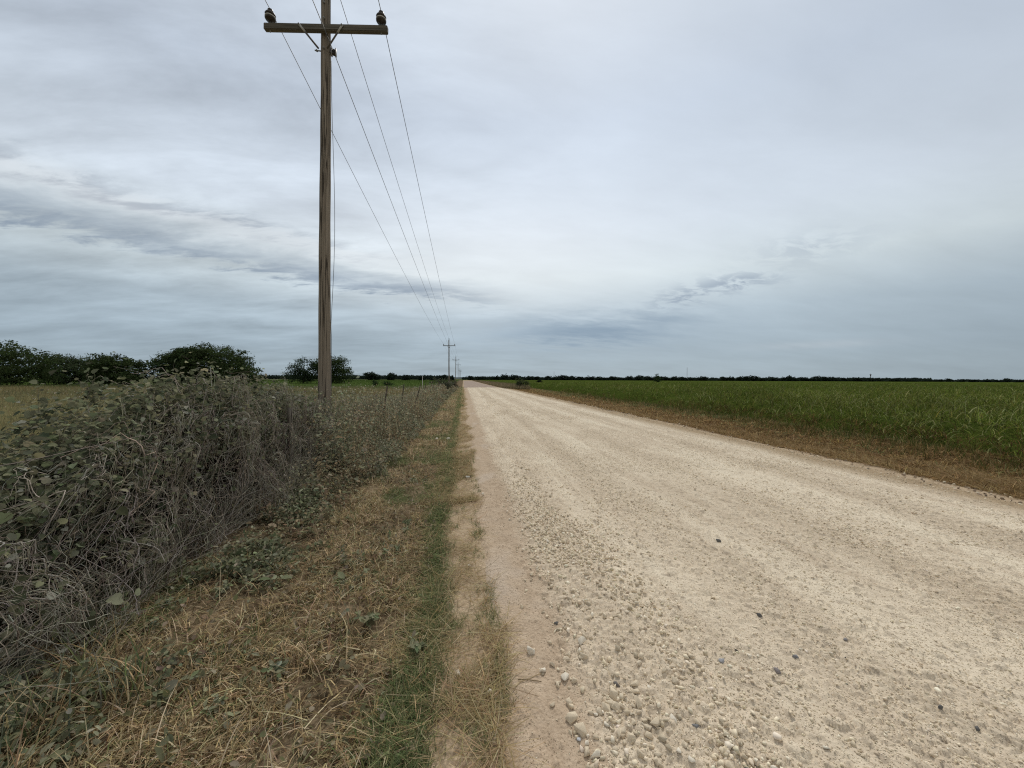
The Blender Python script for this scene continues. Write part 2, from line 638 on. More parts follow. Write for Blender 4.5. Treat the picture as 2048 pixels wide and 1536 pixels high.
def paved_f():
    P = coords()
    n = noise(vscale(P, 1, .15, 1), 1.5, 5)
    return diffuse(ramp(n, [(.3, (.32, .255, .21)), (.7, (.40, .325, .27))]))


M_PAVED = material('old_paving', paved_f)


def wood_f(dark, mid_c, light, zs=1.0):
    def f():
        P = coords()
        g = noise(vscale(P, 38, 38, 0.5 * zs), 1.0, 7, 0.65, 0.35)
        f2 = noise(vscale(P, 90, 90, 3 * zs), 1.0, 4, 0.6)
        bl = noise(vscale(P, 5, 5, 0.8), 1.0, 4)
        crack = sstep(0.035, 0.008, S.m('ABSOLUTE', noise(vscale(P, 16, 16, 0.35 * zs), 1.0, 3, 0.5, 0.3) - 0.5))
        c = ramp(g * 0.6 + f2 * 0.25 + bl * 0.15, [(.30, dark), (.50, mid_c), (.68, light)])
        c = mix(crack * 0.85, c, (.028, .022, .017))
        return principled(c, 0.9, bump(g + f2 * 0.5 - crack * 1.2, 0.9, 0.012), 0.1)
    return f


M_POLE = material('weathered_pole_wood', wood_f((.090, .076, .060), (.205, .172, .134), (.35, .305, .245)))


def arm_f():
    P = coords()
    g = noise(vscale(P, 0.6, 26, 26), 1.0, 7, 0.6, 0.3)
    f2 = noise(vscale(P, 4, 90, 90), 1.0, 4, 0.6)
    c = ramp(g * 0.65 + f2 * 0.35, [(.32, (.045, .042, .033)), (.52, (.105, .095, .075)), (.7, (.19, .17, .14))])
    return principled(c, 0.9, bump(g + f2 * 0.5, 0.8, 0.01), 0.1)


M_ARM = material('weathered_arm_wood', arm_f)
M_POST = material('grey_post_wood', wood_f((.06, .052, .043), (.13, .115, .095), (.21, .19, .16), 2.0))


def plain(name, c, rough=0.6, metal=0.0, var=0.25, sc_=30, spec=0.3):
    def f():
        n = noise(coords(), sc_, 4, 0.6)
        return principled(scale_col(mix(0.0, c, c), n * 2 * var + 1 - var), rough, None, spec, metal)
    return material(name, f)


M_GALV = plain('dull_galvanised_steel', (.22, .22, .215), .55, 0.7)
M_STRAP = plain('pale_brace_end', (.42, .41, .38), .7, 0.2)
M_DARKSTEEL = plain('dark_brace_wood', (.09, .08, .07), .8)
M_PORC = plain('brown_porcelain', (.035, .028, .022), .38, 0, .2, 20, .25)
M_WIRE = plain('weathered_wire', (.10, .105, .11), .6, .3)
M_TPOST = plain('rusty_steel_post', (.075, .060, .045), .85, .2, .45, 14)
M_BARB = plain('rusty_wire', (.16, .135, .115), .8, .3)
M_WHITE = plain('white_plastic', (.55, .54, .50), .5)
M_YEL = plain('yellow_plastic', (.48, .46, .22), .6)
M_BARK = plain('dark_bark', (.055, .045, .035), .95, 0, .4, 6)
M_MAST = plain('mast_steel', (.24, .22, .22), .6, .3)


# ------------------------------------------------------------------ setting
def grid(name, xs, ys, zf, mat, smooth=True, edges=None):
    X, Y = np.meshgrid(xs, ys)
    if edges:
        l, r = edges
        u = (X - xs[0]) / (xs[-1] - xs[0])
        X = l(Y) * (1 - u) + r(Y) * u
    Z = zf(X, Y)
    nx, ny = len(xs), len(ys)
    V = np.stack((X, Y, Z), -1).reshape(-1, 3)
    i = np.arange(nx - 1)[None, :] + (np.arange(ny - 1) * nx)[:, None]
    F = np.stack((i, i + 1, i + nx + 1, i + nx), -1).reshape(-1, 4)
    return mesh_obj(name, V, F, np.full(len(F), 4), mat, None, None, smooth)


def spaced(a, b, d0, g, centre=0.0):
    """Coordinates from a to b with step d0 near CENTRE growing by g per metre away."""
    out, x = [centre], centre
    while x < b:
        x += d0 + g * max(0, abs(x - centre)); out.append(min(x, b))
    x = centre
    while x > a:
        x -= d0 + g * max(0, abs(x - centre)); out.insert(0, max(x, a))
    return np.array(out)


gx = spaced(-3000, 3000, 0.06, 0.035, -0.6)
gy = spaced(-400, 5000, 0.06, 0.03, 2.0)
ground = tag(grid('ground', gx, gy, lambda X, Y: gh(X, Y) - 0.012 - 0.05 * np.clip(np.minimum(X - 0.5, 7.0 - X) / 0.5, 0, 1) * (Y < 280), M_GROUND), kind='structure')

def buried(x, y, cell, hgt, p, seed, fill=.5):
    """Height of half-buried angular stones, one at most per jittered cell."""
    gx_, gy_ = np.floor(x / cell).astype(np.int64), np.floor(y / cell).astype(np.int64)
    best = np.zeros_like(x)

    def hsh(a, b, k):
        n = (a * 374761393 + b * 668265263 + (seed + k) * 974634777) & 0x7fffffff
        n = ((n ^ (n >> 13)) * 1274126177) & 0x7fffffff
        return ((n ^ (n >> 16)) & 0xffff) / 65535.0
    for i in (-1, 0, 1):
        for j in (-1, 0, 1):
            a, b = gx_ + i, gy_ + j
            px, py = (a + hsh(a, b, 1)) * cell, (b + hsh(a, b, 2)) * cell
            r = cell * (.28 + .34 * hsh(a, b, 3))
            th = hsh(a, b, 4) * 6.283
            dx, dy = (x - px), (y - py)
            u, v = dx * np.cos(th) + dy * np.sin(th), (-dx * np.sin(th) + dy * np.cos(th)) * (1.1 + .6 * hsh(a, b, 5))
            d = np.maximum(np.abs(u) * .85 + np.abs(v) * .5, np.abs(v)) / r
            top = np.minimum(1.0, (1 - d) * 5.5) * (.55 + .45 * hsh(a, b, 6)) + .25 * (u / r) * (hsh(a, b, 7) - .5)
            on = (hsh(a, b, 8) < p) & (d < 1)
            best = np.maximum(best, np.where(on, top, 0))
    return best * hgt


def coarse(x, y):
    d = .20 + .80 * np.exp(-((x - 1.0) / .40) ** 2) + .55 * np.exp(-((x - 2.1) / .32) ** 2) + .40 * np.exp(-((x - 3.6) / .45) ** 2) + .45 * np.exp(-((x - 5.35) / .4) ** 2) + .3 * np.exp(-((x - 7.0) / .3) ** 2)
    d = d * np.clip(.35 + 1.5 * fbm(x * 1.8, y * .8, 171), .4, 1.3)
    return np.clip(d, 0, 1) * np.clip((x - .38) / .3, .06, 1)


def road_z(X, Y):
    z = gh(X, Y) - 0.022 * np.clip(1 - np.minimum(X - road_left(Y), road_right(Y) - X) / 0.08, 0, 1)
    c = coarse(X, Y)
    wob = (fbm(X * 14, Y * 14, 172, 3) - .5)
    x2, y2 = X + wob * .02, Y + wob * .02
    near = np.clip((9 - Y) / 5, 0, 1)
    h = np.maximum(buried(x2, y2, .085, .020, .14 * c, 180), np.maximum(buried(x2, y2, .050, .016, .45 * c, 190), near * buried(x2, y2, .030, .011, .75 * c, 200)))
    return z + h + near * wob * .006


ry = spaced(-6.0, 68.0, 0.0062, 0.0042, 1.3)
rx = np.linspace(0, 1, 1000)
road = tag(grid('gravel_road', rx, ry, road_z, M_ROAD, False, (road_left, road_right)), kind='structure')
py_ = np.linspace(68.0, 262.0, 60)
paved = tag(grid('paved_road', np.linspace(0, 1, 20), py_, lambda X, Y: gh(X, Y) + 0.012, M_PAVED, True, (lambda Y: 0.12 + 0 * Y, lambda Y: 6.0 + 0 * Y)), kind='structure')

# low wooded ridge on the horizon
hx_ = np.linspace(-2600, 2600, 260)
hy_ = np.array([2850., 2950., 3050., 3200.])
M_RIDGE = plain('far_ridge', (.050, .068, .075), .95, 0, .2, .02, .05)


def ridge_z(X, Y):
    prof = 13 * fbm(X / 260 + 3, X * 0 + 1.5, 21) * np.clip(1.35 - (X + 300) / 1500, 0.25, 1.2)
    return np.where(Y < 2900, -2, prof * np.where(Y < 3150, 1.0, 0.8) + np.where(Y < 3150, fbm(X / 22, X * 0, 4) * 3, 0))


tag(grid('hills', hx_, hy_, ridge_z, M_RIDGE), kind='structure')

# ------------------------------------------------------------------ utility poles
POLE_X = -2.77
POLE_Y = [8.12, 76.0, 139.0, 206.0, 300.0, 352.0]
ARM_Z = 8.355


def make_pole():
    t = thing('utility_pole', 'tall weathered wooden utility pole rising from the roadside brush', 'utility pole')
    g = Geo()
    zs = np.linspace(-0.4, 9.55, 60)
    rad = 0.124 - 0.0042 * zs + 0.002 * np.sin(zs * 5)
    pts = np.stack((0.004 * np.sin(zs * 1.1), 0.003 * np.cos(zs * 0.9), zs), -1)
    V, F = tube(pts, rad, 28)
    ang = np.arctan2(V[:, 1], V[:, 0])
    k = 1 + 0.025 * (fbm(ang * 3 + 10, V[:, 2] * 0.3, 8) - 0.5) * 2
    V[:, 0] *= k; V[:, 1] *= k
    g.add(V, F).build('pole_shaft', M_POLE, t, True)
    # crossarm, turned a little off square to the road
    yaw = R(-6.6)
    cy = math.cos(yaw); sy = math.sin(yaw)

    def turn(V):
        V = np.asarray(V, float).copy()
        x, y = V[:, 0].copy(), V[:, 1].copy()
        V[:, 0], V[:, 1] = x * cy - y * sy, x * sy + y * cy
        return V
    bm = bmesh.new()
    bmesh.ops.create_cube(bm, size=1.0)
    bmesh.ops.scale(bm, vec=(2.38, 0.095, 0.125), verts=bm.verts)
    bmesh.ops.bevel(bm, geom=bm.edges[:], offset=0.012, segments=2, affect='EDGES')
    me = bpy.data.meshes.new('crossarm'); bm.to_mesh(me); bm.free()
    me.materials.append(M_ARM)
    arm = bpy.data.objects.new('crossarm', me); COL.objects.link(arm); arm.parent = t
    arm.location = (0.06, -0.152, ARM_Z); arm.rotation_euler = (0, R(0.1), yaw)
    for s in (-1, 1):
        g = Geo()
        a = np.array([s * 0.42, -0.215, ARM_Z + 0.02]); b = np.array([s * 0.085, -0.12, ARM_Z - 0.36])
        d = (b - a)
        V, F = tube([a + d * .3, b], [.019, .019], 4)
        g.add(turn(V), F)
        br = g.build('brace', M_DARKSTEEL, t)
        g = Geo(); V, F = tube([a, a + d * .32], [.021, .021], 4); g.add(turn(V), F)
        g.build('brace_end', M_STRAP, br)
        g = Geo(); V, F = tube([a + d * .03 + [0, -.035, 0], a + d * .03 + [0, .03, 0]], .013, 8); g.add(turn(V), F)
        g.build('bolt', M_GALV, t)
    # pin insulators on the arm ends and one on a ridge pin at the pole top
    prof = [(.030, 0), (.036, .02), (.088, .035), (.100, .06), (.090, .085), (.052, .105), (.060, .115), (.094, .130), (.100, .155), (.084, .185), (.050, .200), (.040, .215), (.052, .235), (.050, .26), (.03, .275)]
    for x, z, nm in ((-1.00, ARM_Z + .075, 0), (1.14, ARM_Z + .075, 0), (0.0, 9.62, 1)):
        g = Geo(); V, F = lathe(np.array(prof) * [0.96, 0.86]); V = V + [x, -0.152 if not nm else 0.13, z + .03]
        ins = g.add(turn(V), F).build('insulator', M_PORC, t, True)
        g = Geo(); V, F = lathe([(.0945, .0), (.0965, .006), (.0965, .012), (.0945, .018)]); V = V + [x, -0.152 if not nm else 0.13, z + .030 + .070]
        g.add(turn(V), F).build('pale_band', M_STRAP, ins, True)
        g = Geo(); V, F = tube([[x, -0.152 if not nm else 0.13, z - (.17 if not nm else .5)], [x, -0.152 if not nm else 0.13, z + .06]], .013, 8); g.add(turn(V), F)
        g.build('insulator_pin', M_GALV, t, True)
    # neutral spool bracket and through bolt
    g = Geo(); V, F = tube([[-0.20, -0.02, 8.02], [0.20, -0.02, 8.02]], .012, 8); g.add(V, F)
    V, F = lathe([(.02, -.01), (.026, 0), (.026, .01), (.02, .02)], 6); V = V[:, [2, 1, 0]] + [-0.165, -0.02, 8.02]; g.add(V, F)
    V, F = box(.105, .13, -.05, .01, 7.95, 8.09); g.add(V, F)
    V, F = box(.19, .205, -.05, .01, 7.95, 8.09); g.add(V, F)
    g.build('spool_bracket', M_GALV, t)
    g = Geo(); V, F = lathe([(.034, -.045), (.038, -.03), (.024, -.012), (.024, .012), (.038, .03), (.034, .045)], 14)
    V = V + [0.16, -0.02, 8.02]; g.add(V, F).build('spool_insulator', M_PORC, t, True)
    for z in (9.2, 8.9, 8.6, 8.42, 8.02):
        g = Geo(); V, F = tube([[.0, -.125, z], [.0, -.085, z]], .016, 8); g.add(V, F).build('bolt', M_GALV, t)
    # earth wire coming loose down the road side of the pole
    zz = np.linspace(7.85, 2.6, 40)
    u = (zz - 2.6) / 5.25
    off = 0.118 - 0.0036 * zz + 0.012 + 0.075 * np.clip(np.sin((1 - u) ** 1.4 * math.pi), 0, 1) ** 1.2
    pts = np.stack((off * .97 + .01, -off * .18, zz), -1)
    pts = np.concatenate((pts, [[0.136, -.02, 2.4], [.14, -.02, 0.1]]))
    V, F = tube(pts, .005, 5); g = Geo(); g.add(V, F).build('ground_wire', M_WIRE, t)
    return t


pole = make_pole()
far_labels = [None,
              'dark wooden utility pole with crossarm, second along the road, rising behind the weeds',
              'distant utility pole just right of the second pole, third from the camera',
              'small distant utility pole, fourth along the gravel road',
              'faint thin utility pole far down the line, fifth along the road',
              'faintest utility pole, last visible one near the horizon at the road end']
poles = []
for i, py in enumerate(POLE_Y):
    o = pole if i == 0 else copy_tree(pole)
    o.location = (POLE_X, py, float(gh(POLE_X, py)))
    o.scale = (1, 1, 1) if i == 0 else (1, 1, [0, .955, .985, 1.06, .96, .96][i])
    o.rotation_euler = (0, R(0.35) if i == 0 else R([0, -.3, .4, -.3, .2, .3][i]), R([0, 2, -1, 1, 0, 2][i]))
    if i: o['label'] = far_labels[i]
    o['group'] = 'utility poles along the road'
    poles.append(o)
bpy.context.view_layer.update()


def wire(local, label, sag, r=0.0072):
    pts = []
    stops = [Matrix.Translation((0, -68.0, 0)) @ poles[0].matrix_world] + [p.matrix_world for p in poles]
    P = [np.array(m @ Vector(local)) for m in stops]
    for a, b in zip(P[:-1], P[1:]):
        t = np.linspace(0, 1, 25)[:-1]
        s = a[None] * (1 - t[:, None]) + b[None] * t[:, None]
        s[:, 2] -= sag * 4 * t * (1 - t)
        pts.append(s)
    pts.append(P[-1][None])
    V, F = tube(np.concatenate(pts), r, 5)
    o = Geo().add(V, F).build('power_line', M_WIRE)
    return tag(o, label, 'power line', 'overhead lines between the utility poles')


wire((-1.01, -0.036, ARM_Z + .335), 'thin power line tied to the insulator at the left end of the crossarm', 0.45)
wire((1.115, -0.282, ARM_Z + .335), 'thin power line tied to the insulator at the right end of the crossarm', 0.45)
wire((0.012, .13, 9.90), 'thin power line carried on the top of the poles', 0.45)
wire((0.16, -.05, 8.02), 'thin neutral line held by the small spool below the crossarm', 0.35)

# ------------------------------------------------------------------ trees


def tree_mesh(blobs, nclump, per, leaf, seed, col, spread=0.5, trunk=None, gaps=0.42):
    """Crown of many leaf-size faces in clumps through BLOBS (x,y,z,rx,ry,rz); trunk = list of (base, tips)."""
    rng = np.random.default_rng(seed)
    B = np.array(blobs, float)
    vol = B[:, 3] * B[:, 4] * B[:, 5]
    cs = []
    while sum(len(c) for c in cs) < nclump:
        k = rng.choice(len(B), nclump, p=vol / vol.sum())
        d = rng.normal(size=(nclump, 3)); d /= np.linalg.norm(d, axis=1, keepdims=True)
        r = rng.uniform(0.35, 1.0, nclump) ** 0.5
        r = np.minimum(r * (1 + 0.15 * rng.normal(size=nclump)), 1.10)
        p = B[k, :3] + d * r[:, None] * B[k, 3:]
        keep = (fbm(p[:, 0] * .8 + p[:, 2] * .5, p[:, 1] * .8 + p[:, 2] * .9, seed) > gaps * rng.uniform(.7, 1.15, nclump)) & (p[:, 2] > 0.15)
        cs.append(p[keep])
    C = np.concatenate(cs)[:nclump]
    tone = rng.uniform(.65, 1.45, nclump)
    pos = np.repeat(C, per, 0) + rng.normal(size=(nclump * per, 3)) * spread * np.array([1, 1, .55])
    N = len(pos)
    nrm = rng.normal(size=(N, 3)); nrm[:, 2] = np.abs(nrm[:, 2]) + .5
    M = rotmats(nrm, rng.uniform(0, 6.3, N))
    c = np.array(col)[None] * (np.repeat(tone, per) * rng.uniform(.75, 1.3, N))[:, None] * (1 + rng.normal(size=(N, 3)) * .06)
    V, F, CC = instances(LEAF_OVAL * [1.5, 1, 1], LEAF_F, pos, M, leaf * rng.uniform(.6, 1.4, N), np.clip(c, .004, 1))
    return V, F, CC


def trunk_geo(base_r, pts_list):
    g = Geo()
    for pts, r0, r1 in pts_list:
        pts = np.array(pts, float)
        t = np.linspace(0, 1, 9)
        k = len(pts) - 1
        P = np.stack([np.interp(t * k, np.arange(k + 1), pts[:, a]) for a in range(3)], -1)
        P[1:-1] += RNG.normal(size=(7, 3)) * r0 * .25
        V, F = tube(P, np.linspace(r0, r1, 9), 7)
        g.add(V, F)
    return g


def limbs(h, w, n, r, seed):
    rng = random.Random(seed)
    out = [([(0, 0, -.2), (w * .02, 0, h * .25), (0, 0, h * .62)], r, r * .35)]
    for i in range(n):
        a = i / n * 6.28 + rng.uniform(-.3, .3)
        z0 = h * rng.uniform(.05, .22)
        e = (math.cos(a) * w * .36, math.sin(a) * w * .36, h * rng.uniform(.45, .8))
        out.append(([(0, 0, z0), (e[0] * .5, e[1] * .5, z0 + (e[2] - z0) * .6), e], r * .6, r * .12))
    return out


def make_tree(name, label, loc, blobs, nclump, per, leaf, seed, col, h, w, spread=.5, r=.2, group=None, gaps=.42, cat='tree'):
    t = thing(name, label, cat, loc, group)
    trunk_geo(r, limbs(h, w, 6, r, seed)).build('trunk', M_BARK, t, True)
    V, F, C = tree_mesh(blobs, nclump, per, leaf, seed, col, spread, gaps=gaps)
    Geo().add(V, F, C).build('crown', M_TREE, t)
    return t


def frame_tree(px0, px1, ptop, D, shape, **kw):
    """Tree standing on the ground at depth D, spanning photo columns px0..px1 up to row ptop."""
    mid = (px0 + px1) / 2
    b = at(mid, 768, D); base = Vector((b.x, b.y, 0))
    w = (px1 - px0) / FPX * D
    h = at(mid, ptop, D).z
    base.z = float(gh(base.x, base.y)) - .03
    bl = []
    for (fx, fz, rx, rz, ry) in shape:      # fractions of width and height
        # the fraction runs across the view
        r = CM @ Vector((1, 0, 0))
        bl.append((r.x * fx * w, r.y * fx * w + random.uniform(-.08, .08) * w, fz * h, rx * w, ry * w, rz * h))
        for q_ in range(3):      # smaller lobes breaking the outline
            a_ = random.uniform(.15, 2.99); k_ = random.uniform(.75, .95)
            f2, z2 = fx + math.cos(a_) * rx * k_, fz + math.sin(a_) * rz * k_
            bl.append((r.x * f2 * w, r.y * f2 * w + random.uniform(-.1, .1) * w, z2 * h, rx * w * .34, ry * w * .4, rz * h * .30))
    return make_tree(loc=base, blobs=bl, h=h, w=w, **kw)


DK = (.047, .067, .027)
TG = 'trees beyond the pasture'
frame_tree(-130, 92, 676, 66, [(-.1, .55, .42, .42, .35), (.22, .45, .28, .36, .3), (-.3, .45, .3, .42, .3), (.36, .25, .16, .24, .2), (0, .22, .5, .2, .3)],
           name='spreading_tree', label='tall dark tree at the left end of the pasture tree row', nclump=800, per=34, leaf=.25, seed=31, col=DK, spread=.40, r=.3, group=TG)
frame_tree(78, 200, 709, 76, [(-.15, .55, .32, .42, .3), (.2, .5, .3, .40, .3), (0, .25, .46, .26, .3)],
           name='spreading_tree', label='paler green tree with loose open crown between two darker trees', nclump=420, per=34, leaf=.25, seed=32, col=(.066, .088, .045), spread=.5, r=.2, group=TG, gaps=.5)
frame_tree(178, 292, 708, 70, [(-.1, .6, .32, .38, .3), (.18, .45, .3, .38, .3), (.36, .3, .16, .26, .2), (-.3, .35, .22, .32, .2), (0, .2, .45, .2, .3)],
           name='spreading_tree', label='dark tree sloping down to the right in front of the pasture gap', nclump=520, per=34, leaf=.25, seed=33, col=DK, spread=.38, r=.2, group=TG)
frame_tree(296, 400, 690, 73, [(.22, .72, .24, .26, .25), (0, .5, .3, .3, .3), (-.28, .35, .2, .28, .2), (.1, .25, .42, .25, .3)],
           name='spreading_tree', label='lighter lobed tree crown leaning against the broad dome-shaped tree', nclump=430, per=34, leaf=.25, seed=34, col=(.040, .062, .028), spread=.38, r=.2, group=TG, gaps=.47)
frame_tree(345, 516, 691, 74, [(-.05, .58, .36, .40, .34), (.2, .5, .28, .38, .3), (-.27, .5, .24, .38, .3), (.36, .3, .15, .28, .2), (0, .22, .5, .24, .3)],
           name='spreading_tree', label='broad dome-shaped dark tree, widest of the pasture trees', nclump=1000, per=34, leaf=.25, seed=35, col=DK, spread=.38, r=.3, group=TG, gaps=.38)
frame_tree(568, 646, 713, 112, [(.1, .65, .3, .28, .3), (-.25, .45, .24, .26, .22), (.25, .4, .28, .36, .25), (-.05, .25, .42, .22, .3)],
           name='spreading_tree', label='airy tree with ragged gaps just left of the near utility pole', nclump=330, per=20, leaf=.30, seed=36, col=(.036, .056, .030), spread=.55, r=.22, group=TG, gaps=.55)
frame_tree(624, 703, 708, 112, [(-.1, .62, .34, .36, .3), (.18, .5, .3, .38, .3), (.05, .25, .46, .26, .3)],
           name='spreading_tree', label='rounded dense tree standing behind the near utility pole', nclump=460, per=22, leaf=.30, seed=37, col=DK, spread=.55, r=.25, group=TG)

# far tree line: a few kinds, copied
FAR_KINDS = []
for k in range(4):
    rng = random.Random(50 + k)
    w = 9.0
    bl = []
    for j in range(5):
        bl.append((rng.uniform(-.3, .3) * w, rng.uniform(-.2, .2) * w, rng.uniform(2.3, 3.6), rng.uniform(.24, .36) * w, .3 * w, rng.uniform(1.5, 2.3)))
    bl.append((0, 0, 1.3, w * .5, w * .35, 1.3))
    t = make_tree('bushy_tree', 'dark bushy tree', (0, 0, 0), bl, 150, 8, .95, 60 + k, (.022, .032, .024), 5.5, w, .6, .2, gaps=.36)
    FAR_KINDS.append(t)
used = set()
rngf = random.Random(5)


def far_tree(px, ptop, width, D, label, group):
    k = rngf.randrange(4)
    src = FAR_KINDS[k]
    o = src if k not in used else copy_tree(src)
    used.add(k)
    b = at(px, 760, D)
    h = at(px, ptop, D).z
    o.location = (b.x, b.y, -.1)
    o.rotation_euler = (0, 0, rngf.uniform(0, 6.28))
    wm = width / FPX * D
    o.scale = (wm / 10.0, wm / 10.0, (h + .2) / 5.75)
    o['label'] = label; o['group'] = group


LFAR = 'trees on the far edge of the left green field'
LF_L = 'dark rounded tree on the far edge of the left green field'
for px, top, w in ((745, 745, 34), (781, 745.5, 24), (811, 749.5, 22), (844, 751, 20), (865, 752, 18), (886, 749.5, 18), (904, 752, 14)):
    far_tree(px, top, w, 330, {745: 'widest rounded tree on the far edge of the left green field', 781: 'rounded tree with a pointed top beside the widest far field tree'}.get(px, LF_L), LFAR if px not in (745, 781) else LFAR)
RFAR = 'tree line beyond the right crop field'
RF_L = 'dark bushy tree in the far tree line beyond the crop field'
px = 944.0
gapsx = [(1032, 1052), (1077, 1090), (1246, 1256), (1282, 1290), (1420, 1440), (1512, 1520), (1760, 1766)]
while px < 1830:
    w = rngf.uniform(18, 30)
    if any(a - 4 < px < b + 4 for a, b in gapsx):
        px += 4; continue
    base = np.interp(px, [944, 1005, 1015, 1040, 1140, 1420, 1640, 1750, 1830], [753, 751, 748, 754, 752.5, 753.5, 755, 755.5, 758.5])
    far_tree(px, base - .3 + rngf.uniform(-2.2, 2.2), w, rngf.uniform(335, 372), RF_L, RFAR)
    px += w * rngf.uniform(.55, .8)
for px, top, w in ((1850, 759, 22), (1876, 758.5, 20), (1900, 757, 13), (1922, 758, 16), (1948, 759, 22), (1975, 759.5, 20), (2012, 756.5, 13), (2038, 759, 18), (1996, 760, 20), (2065, 759, 24)):
    far_tree(px, top, w, 420, 'small dark tree at the thin far right end of the tree line' if px not in (2012,) else 'taller lone tree poking above the thin far right end of the tree line', RFAR)

# the unbroken low woods behind both lines
g = Geo()
for (a, b, D, top) in ((505, 905, 470, 752.0), (925, 1100, 520, 755), (1080, 1860, 470, 757.6), (1840, 2200, 620, 760.5)):
    n = int((b - a) * 26)
    pxs = RNG.uniform(a, b, n)
    dd = RNG.uniform(D - 15, D + 25, n)
    tops = top + (fbm(pxs / 9, pxs * 0 + D, 9) - .5) * 3.0
    pos = np.array([at(p, 760, d_) for p, d_ in zip(pxs, dd)])
    hh = np.array([at(p, t_, d_).z for p, t_, d_ in zip(pxs, tops, dd)])
    pos[:, 2] = RNG.uniform(0, 1, n) ** .8 * np.maximum(hh, .6)
    nrm = RNG.normal(size=(n, 3))
    V, F, C = instances(LEAF_OVAL * [1.8, 1, 1], LEAF_F, pos, rotmats(nrm, RNG.uniform(0, 6.3, n)), RNG.uniform(1.0, 2.2, n),
                        np.array([.024, .035, .028])[None] * RNG.uniform(.7, 1.3, n)[:, None])
    g.add(V, F, C)
tag(g.build('far_woods', M_TREE), 'low dark far-off woods along the horizon behind the fields', 'woods', kind='stuff')

# shrubs and small trees in the fields
SHC = (.036, .058, .026)


def shrub(name, label, px, pbase, D, w, h, col, seed, n=60, per=12, leaf=.16, cat='shrub'):
    b = at(px, pbase, D)
    bl = [(random.uniform(-.2, .2) * w, random.uniform(-.2, .2) * w, h * random.uniform(.35, .6), w * .36, w * .33, h * .38) for _ in range(3)] + [(0, 0, h * .28, w * .45, w * .4, h * .28)]
    return make_tree(name, label, (b.x, b.y, float(gh(b.x, b.y)) - .02), bl, n, per, leaf, seed, col, h, w, leaf * .9, .03, None, .36, cat)


shrub('roadside_shrub', 'tall leafy shrub standing at the right edge of the gravel road far ahead', 1044, 775, 66, 2.6, 2.15, (.055, .065, .036), 71, 90)
shrub('rounded_bush', 'small dark dome-shaped bush alone in the right green field', 1077, 768, 125, 2.0, 1.35, (.012, .018, .012), 72, 90, 12, .2, 'bush')
shrub('sapling', 'slender dark sapling sticking up above the right crop field', 1314, 768, 150, 2.6, 4.0, SHC, 73, 70, 12, .3, 'tree')
shrub('field_shrub', 'upright dark shrub between pasture and left green field', 750, 770, 80, 1.5, 1.55, SHC, 74, 40)
shrub('field_shrub', 'low spreading dark shrub right of the upright one in the left field', 776, 770, 82, 2.6, 1.0, SHC, 75, 50)
shrub('roadside_shrub', 'dusty bushy shrub at the fence line in front of the second utility pole', 884, 775, 46, 2.8, 1.75, (.085, .092, .062), 76, 130, 14, .13)
shrub('roadside_shrub', 'reddish-brown bush beside the roadside fence near the road end', 906, 772, 70, 2.4, 1.5, (.085, .075, .05), 77, 90, 12, .14)

# radio masts and the far pole
for px, ptop, D, lab in ((1374, 735, 1900, 'tall thin radio mast rising behind the right tree line'), (1108, 743, 2300, 'faint shorter radio mast left of the tall mast')):
    b = at(px, 760, D); h = at(px, ptop, D).z
    g = Geo()
    r = .55
    for k in range(3):
        a = k / 3 * 6.28
        V, F = tube([[math.cos(a) * r, math.sin(a) * r, 0], [math.cos(a) * r, math.sin(a) * r, h]], .32, 5); g.add(V, F)
        a2 = a + 2.09
        n = int(h / 3)
        zz = np.linspace(0, h, n)
        P = [[math.cos(a if i % 2 else a2) * r, math.sin(a if i % 2 else a2) * r, zz[i]] for i in range(n)]
        V, F = tube(P, .10, 4); g.add(V, F)
    o = g.build('radio_mast', M_MAST)
    o.location = (b.x, b.y, 0)
    tag(o, lab, 'radio mast')
b = at(1741, 760, 360); h = at(1741, 747.5, 360).z
g = Geo(); V, F = tube([[0, 0, 0], [0, 0, h]], .22, 8); g.add(V, F); V, F = box(-1.2, 1.2, -.1, .1, h - .9, h - .6); g.add(V, F)
V, F = tube([[0, 0, h - 2.2], [0, 0, h - 1.2]], .42, 8); g.add(V, F)
o = g.build('distant_pole', M_BARK); o.location = (b.x, b.y, 0)
tag(o, 'short dark pole with crossarm standing above the right tree line', 'utility pole')

# ------------------------------------------------------------------ roadside fence
FX = -2.50
fence = thing('wire_fence', 'old barbed wire fence with wooden and leaning steel posts running through the weeds', 'fence', (0, 0, 0))


def fence_post(y, h, lean, kind, x=FX):
    z0 = float(gh(x, y))
    top = np.array([x + lean[0], y + lean[1], z0 + h])
    g = Geo()
    if kind == 'wood':
        P = np.linspace([x, y, z0 - .2], top, 12)
        V, F = tube(P, np.linspace(.038, .032, 12) * (1 + .06 * np.sin(np.arange(12))), 12)
        g.add(V, F)
        return g.build('wooden_post', M_POST, fence, True)
    # T-section steel post with studs
    d = top - np.array([x, y, z0])
    V, F = box(-.020, .020, -.003, .003, 0, 1); V = np.array(V); V[:, 2] *= h
    V2, F2 = box(-.003, .003, .003, .032, 0, 1); V2 = np.array(V2); V2[:, 2] *= h
    g.add(V, F); g.add(V2, F2)
    for k in range(int(h / .06)):
        V3, F3 = box(-.010, .010, -.010, -.003, k * .06 + .02, k * .06 + .04); g.add(V3, F3)
    o = g.build('steel_post', M_TPOST, fence)
    o.location = (x, y, z0 - .02)
    o.rotation_euler = Vector(d).to_track_quat('Z', 'Y').to_euler()
    return o


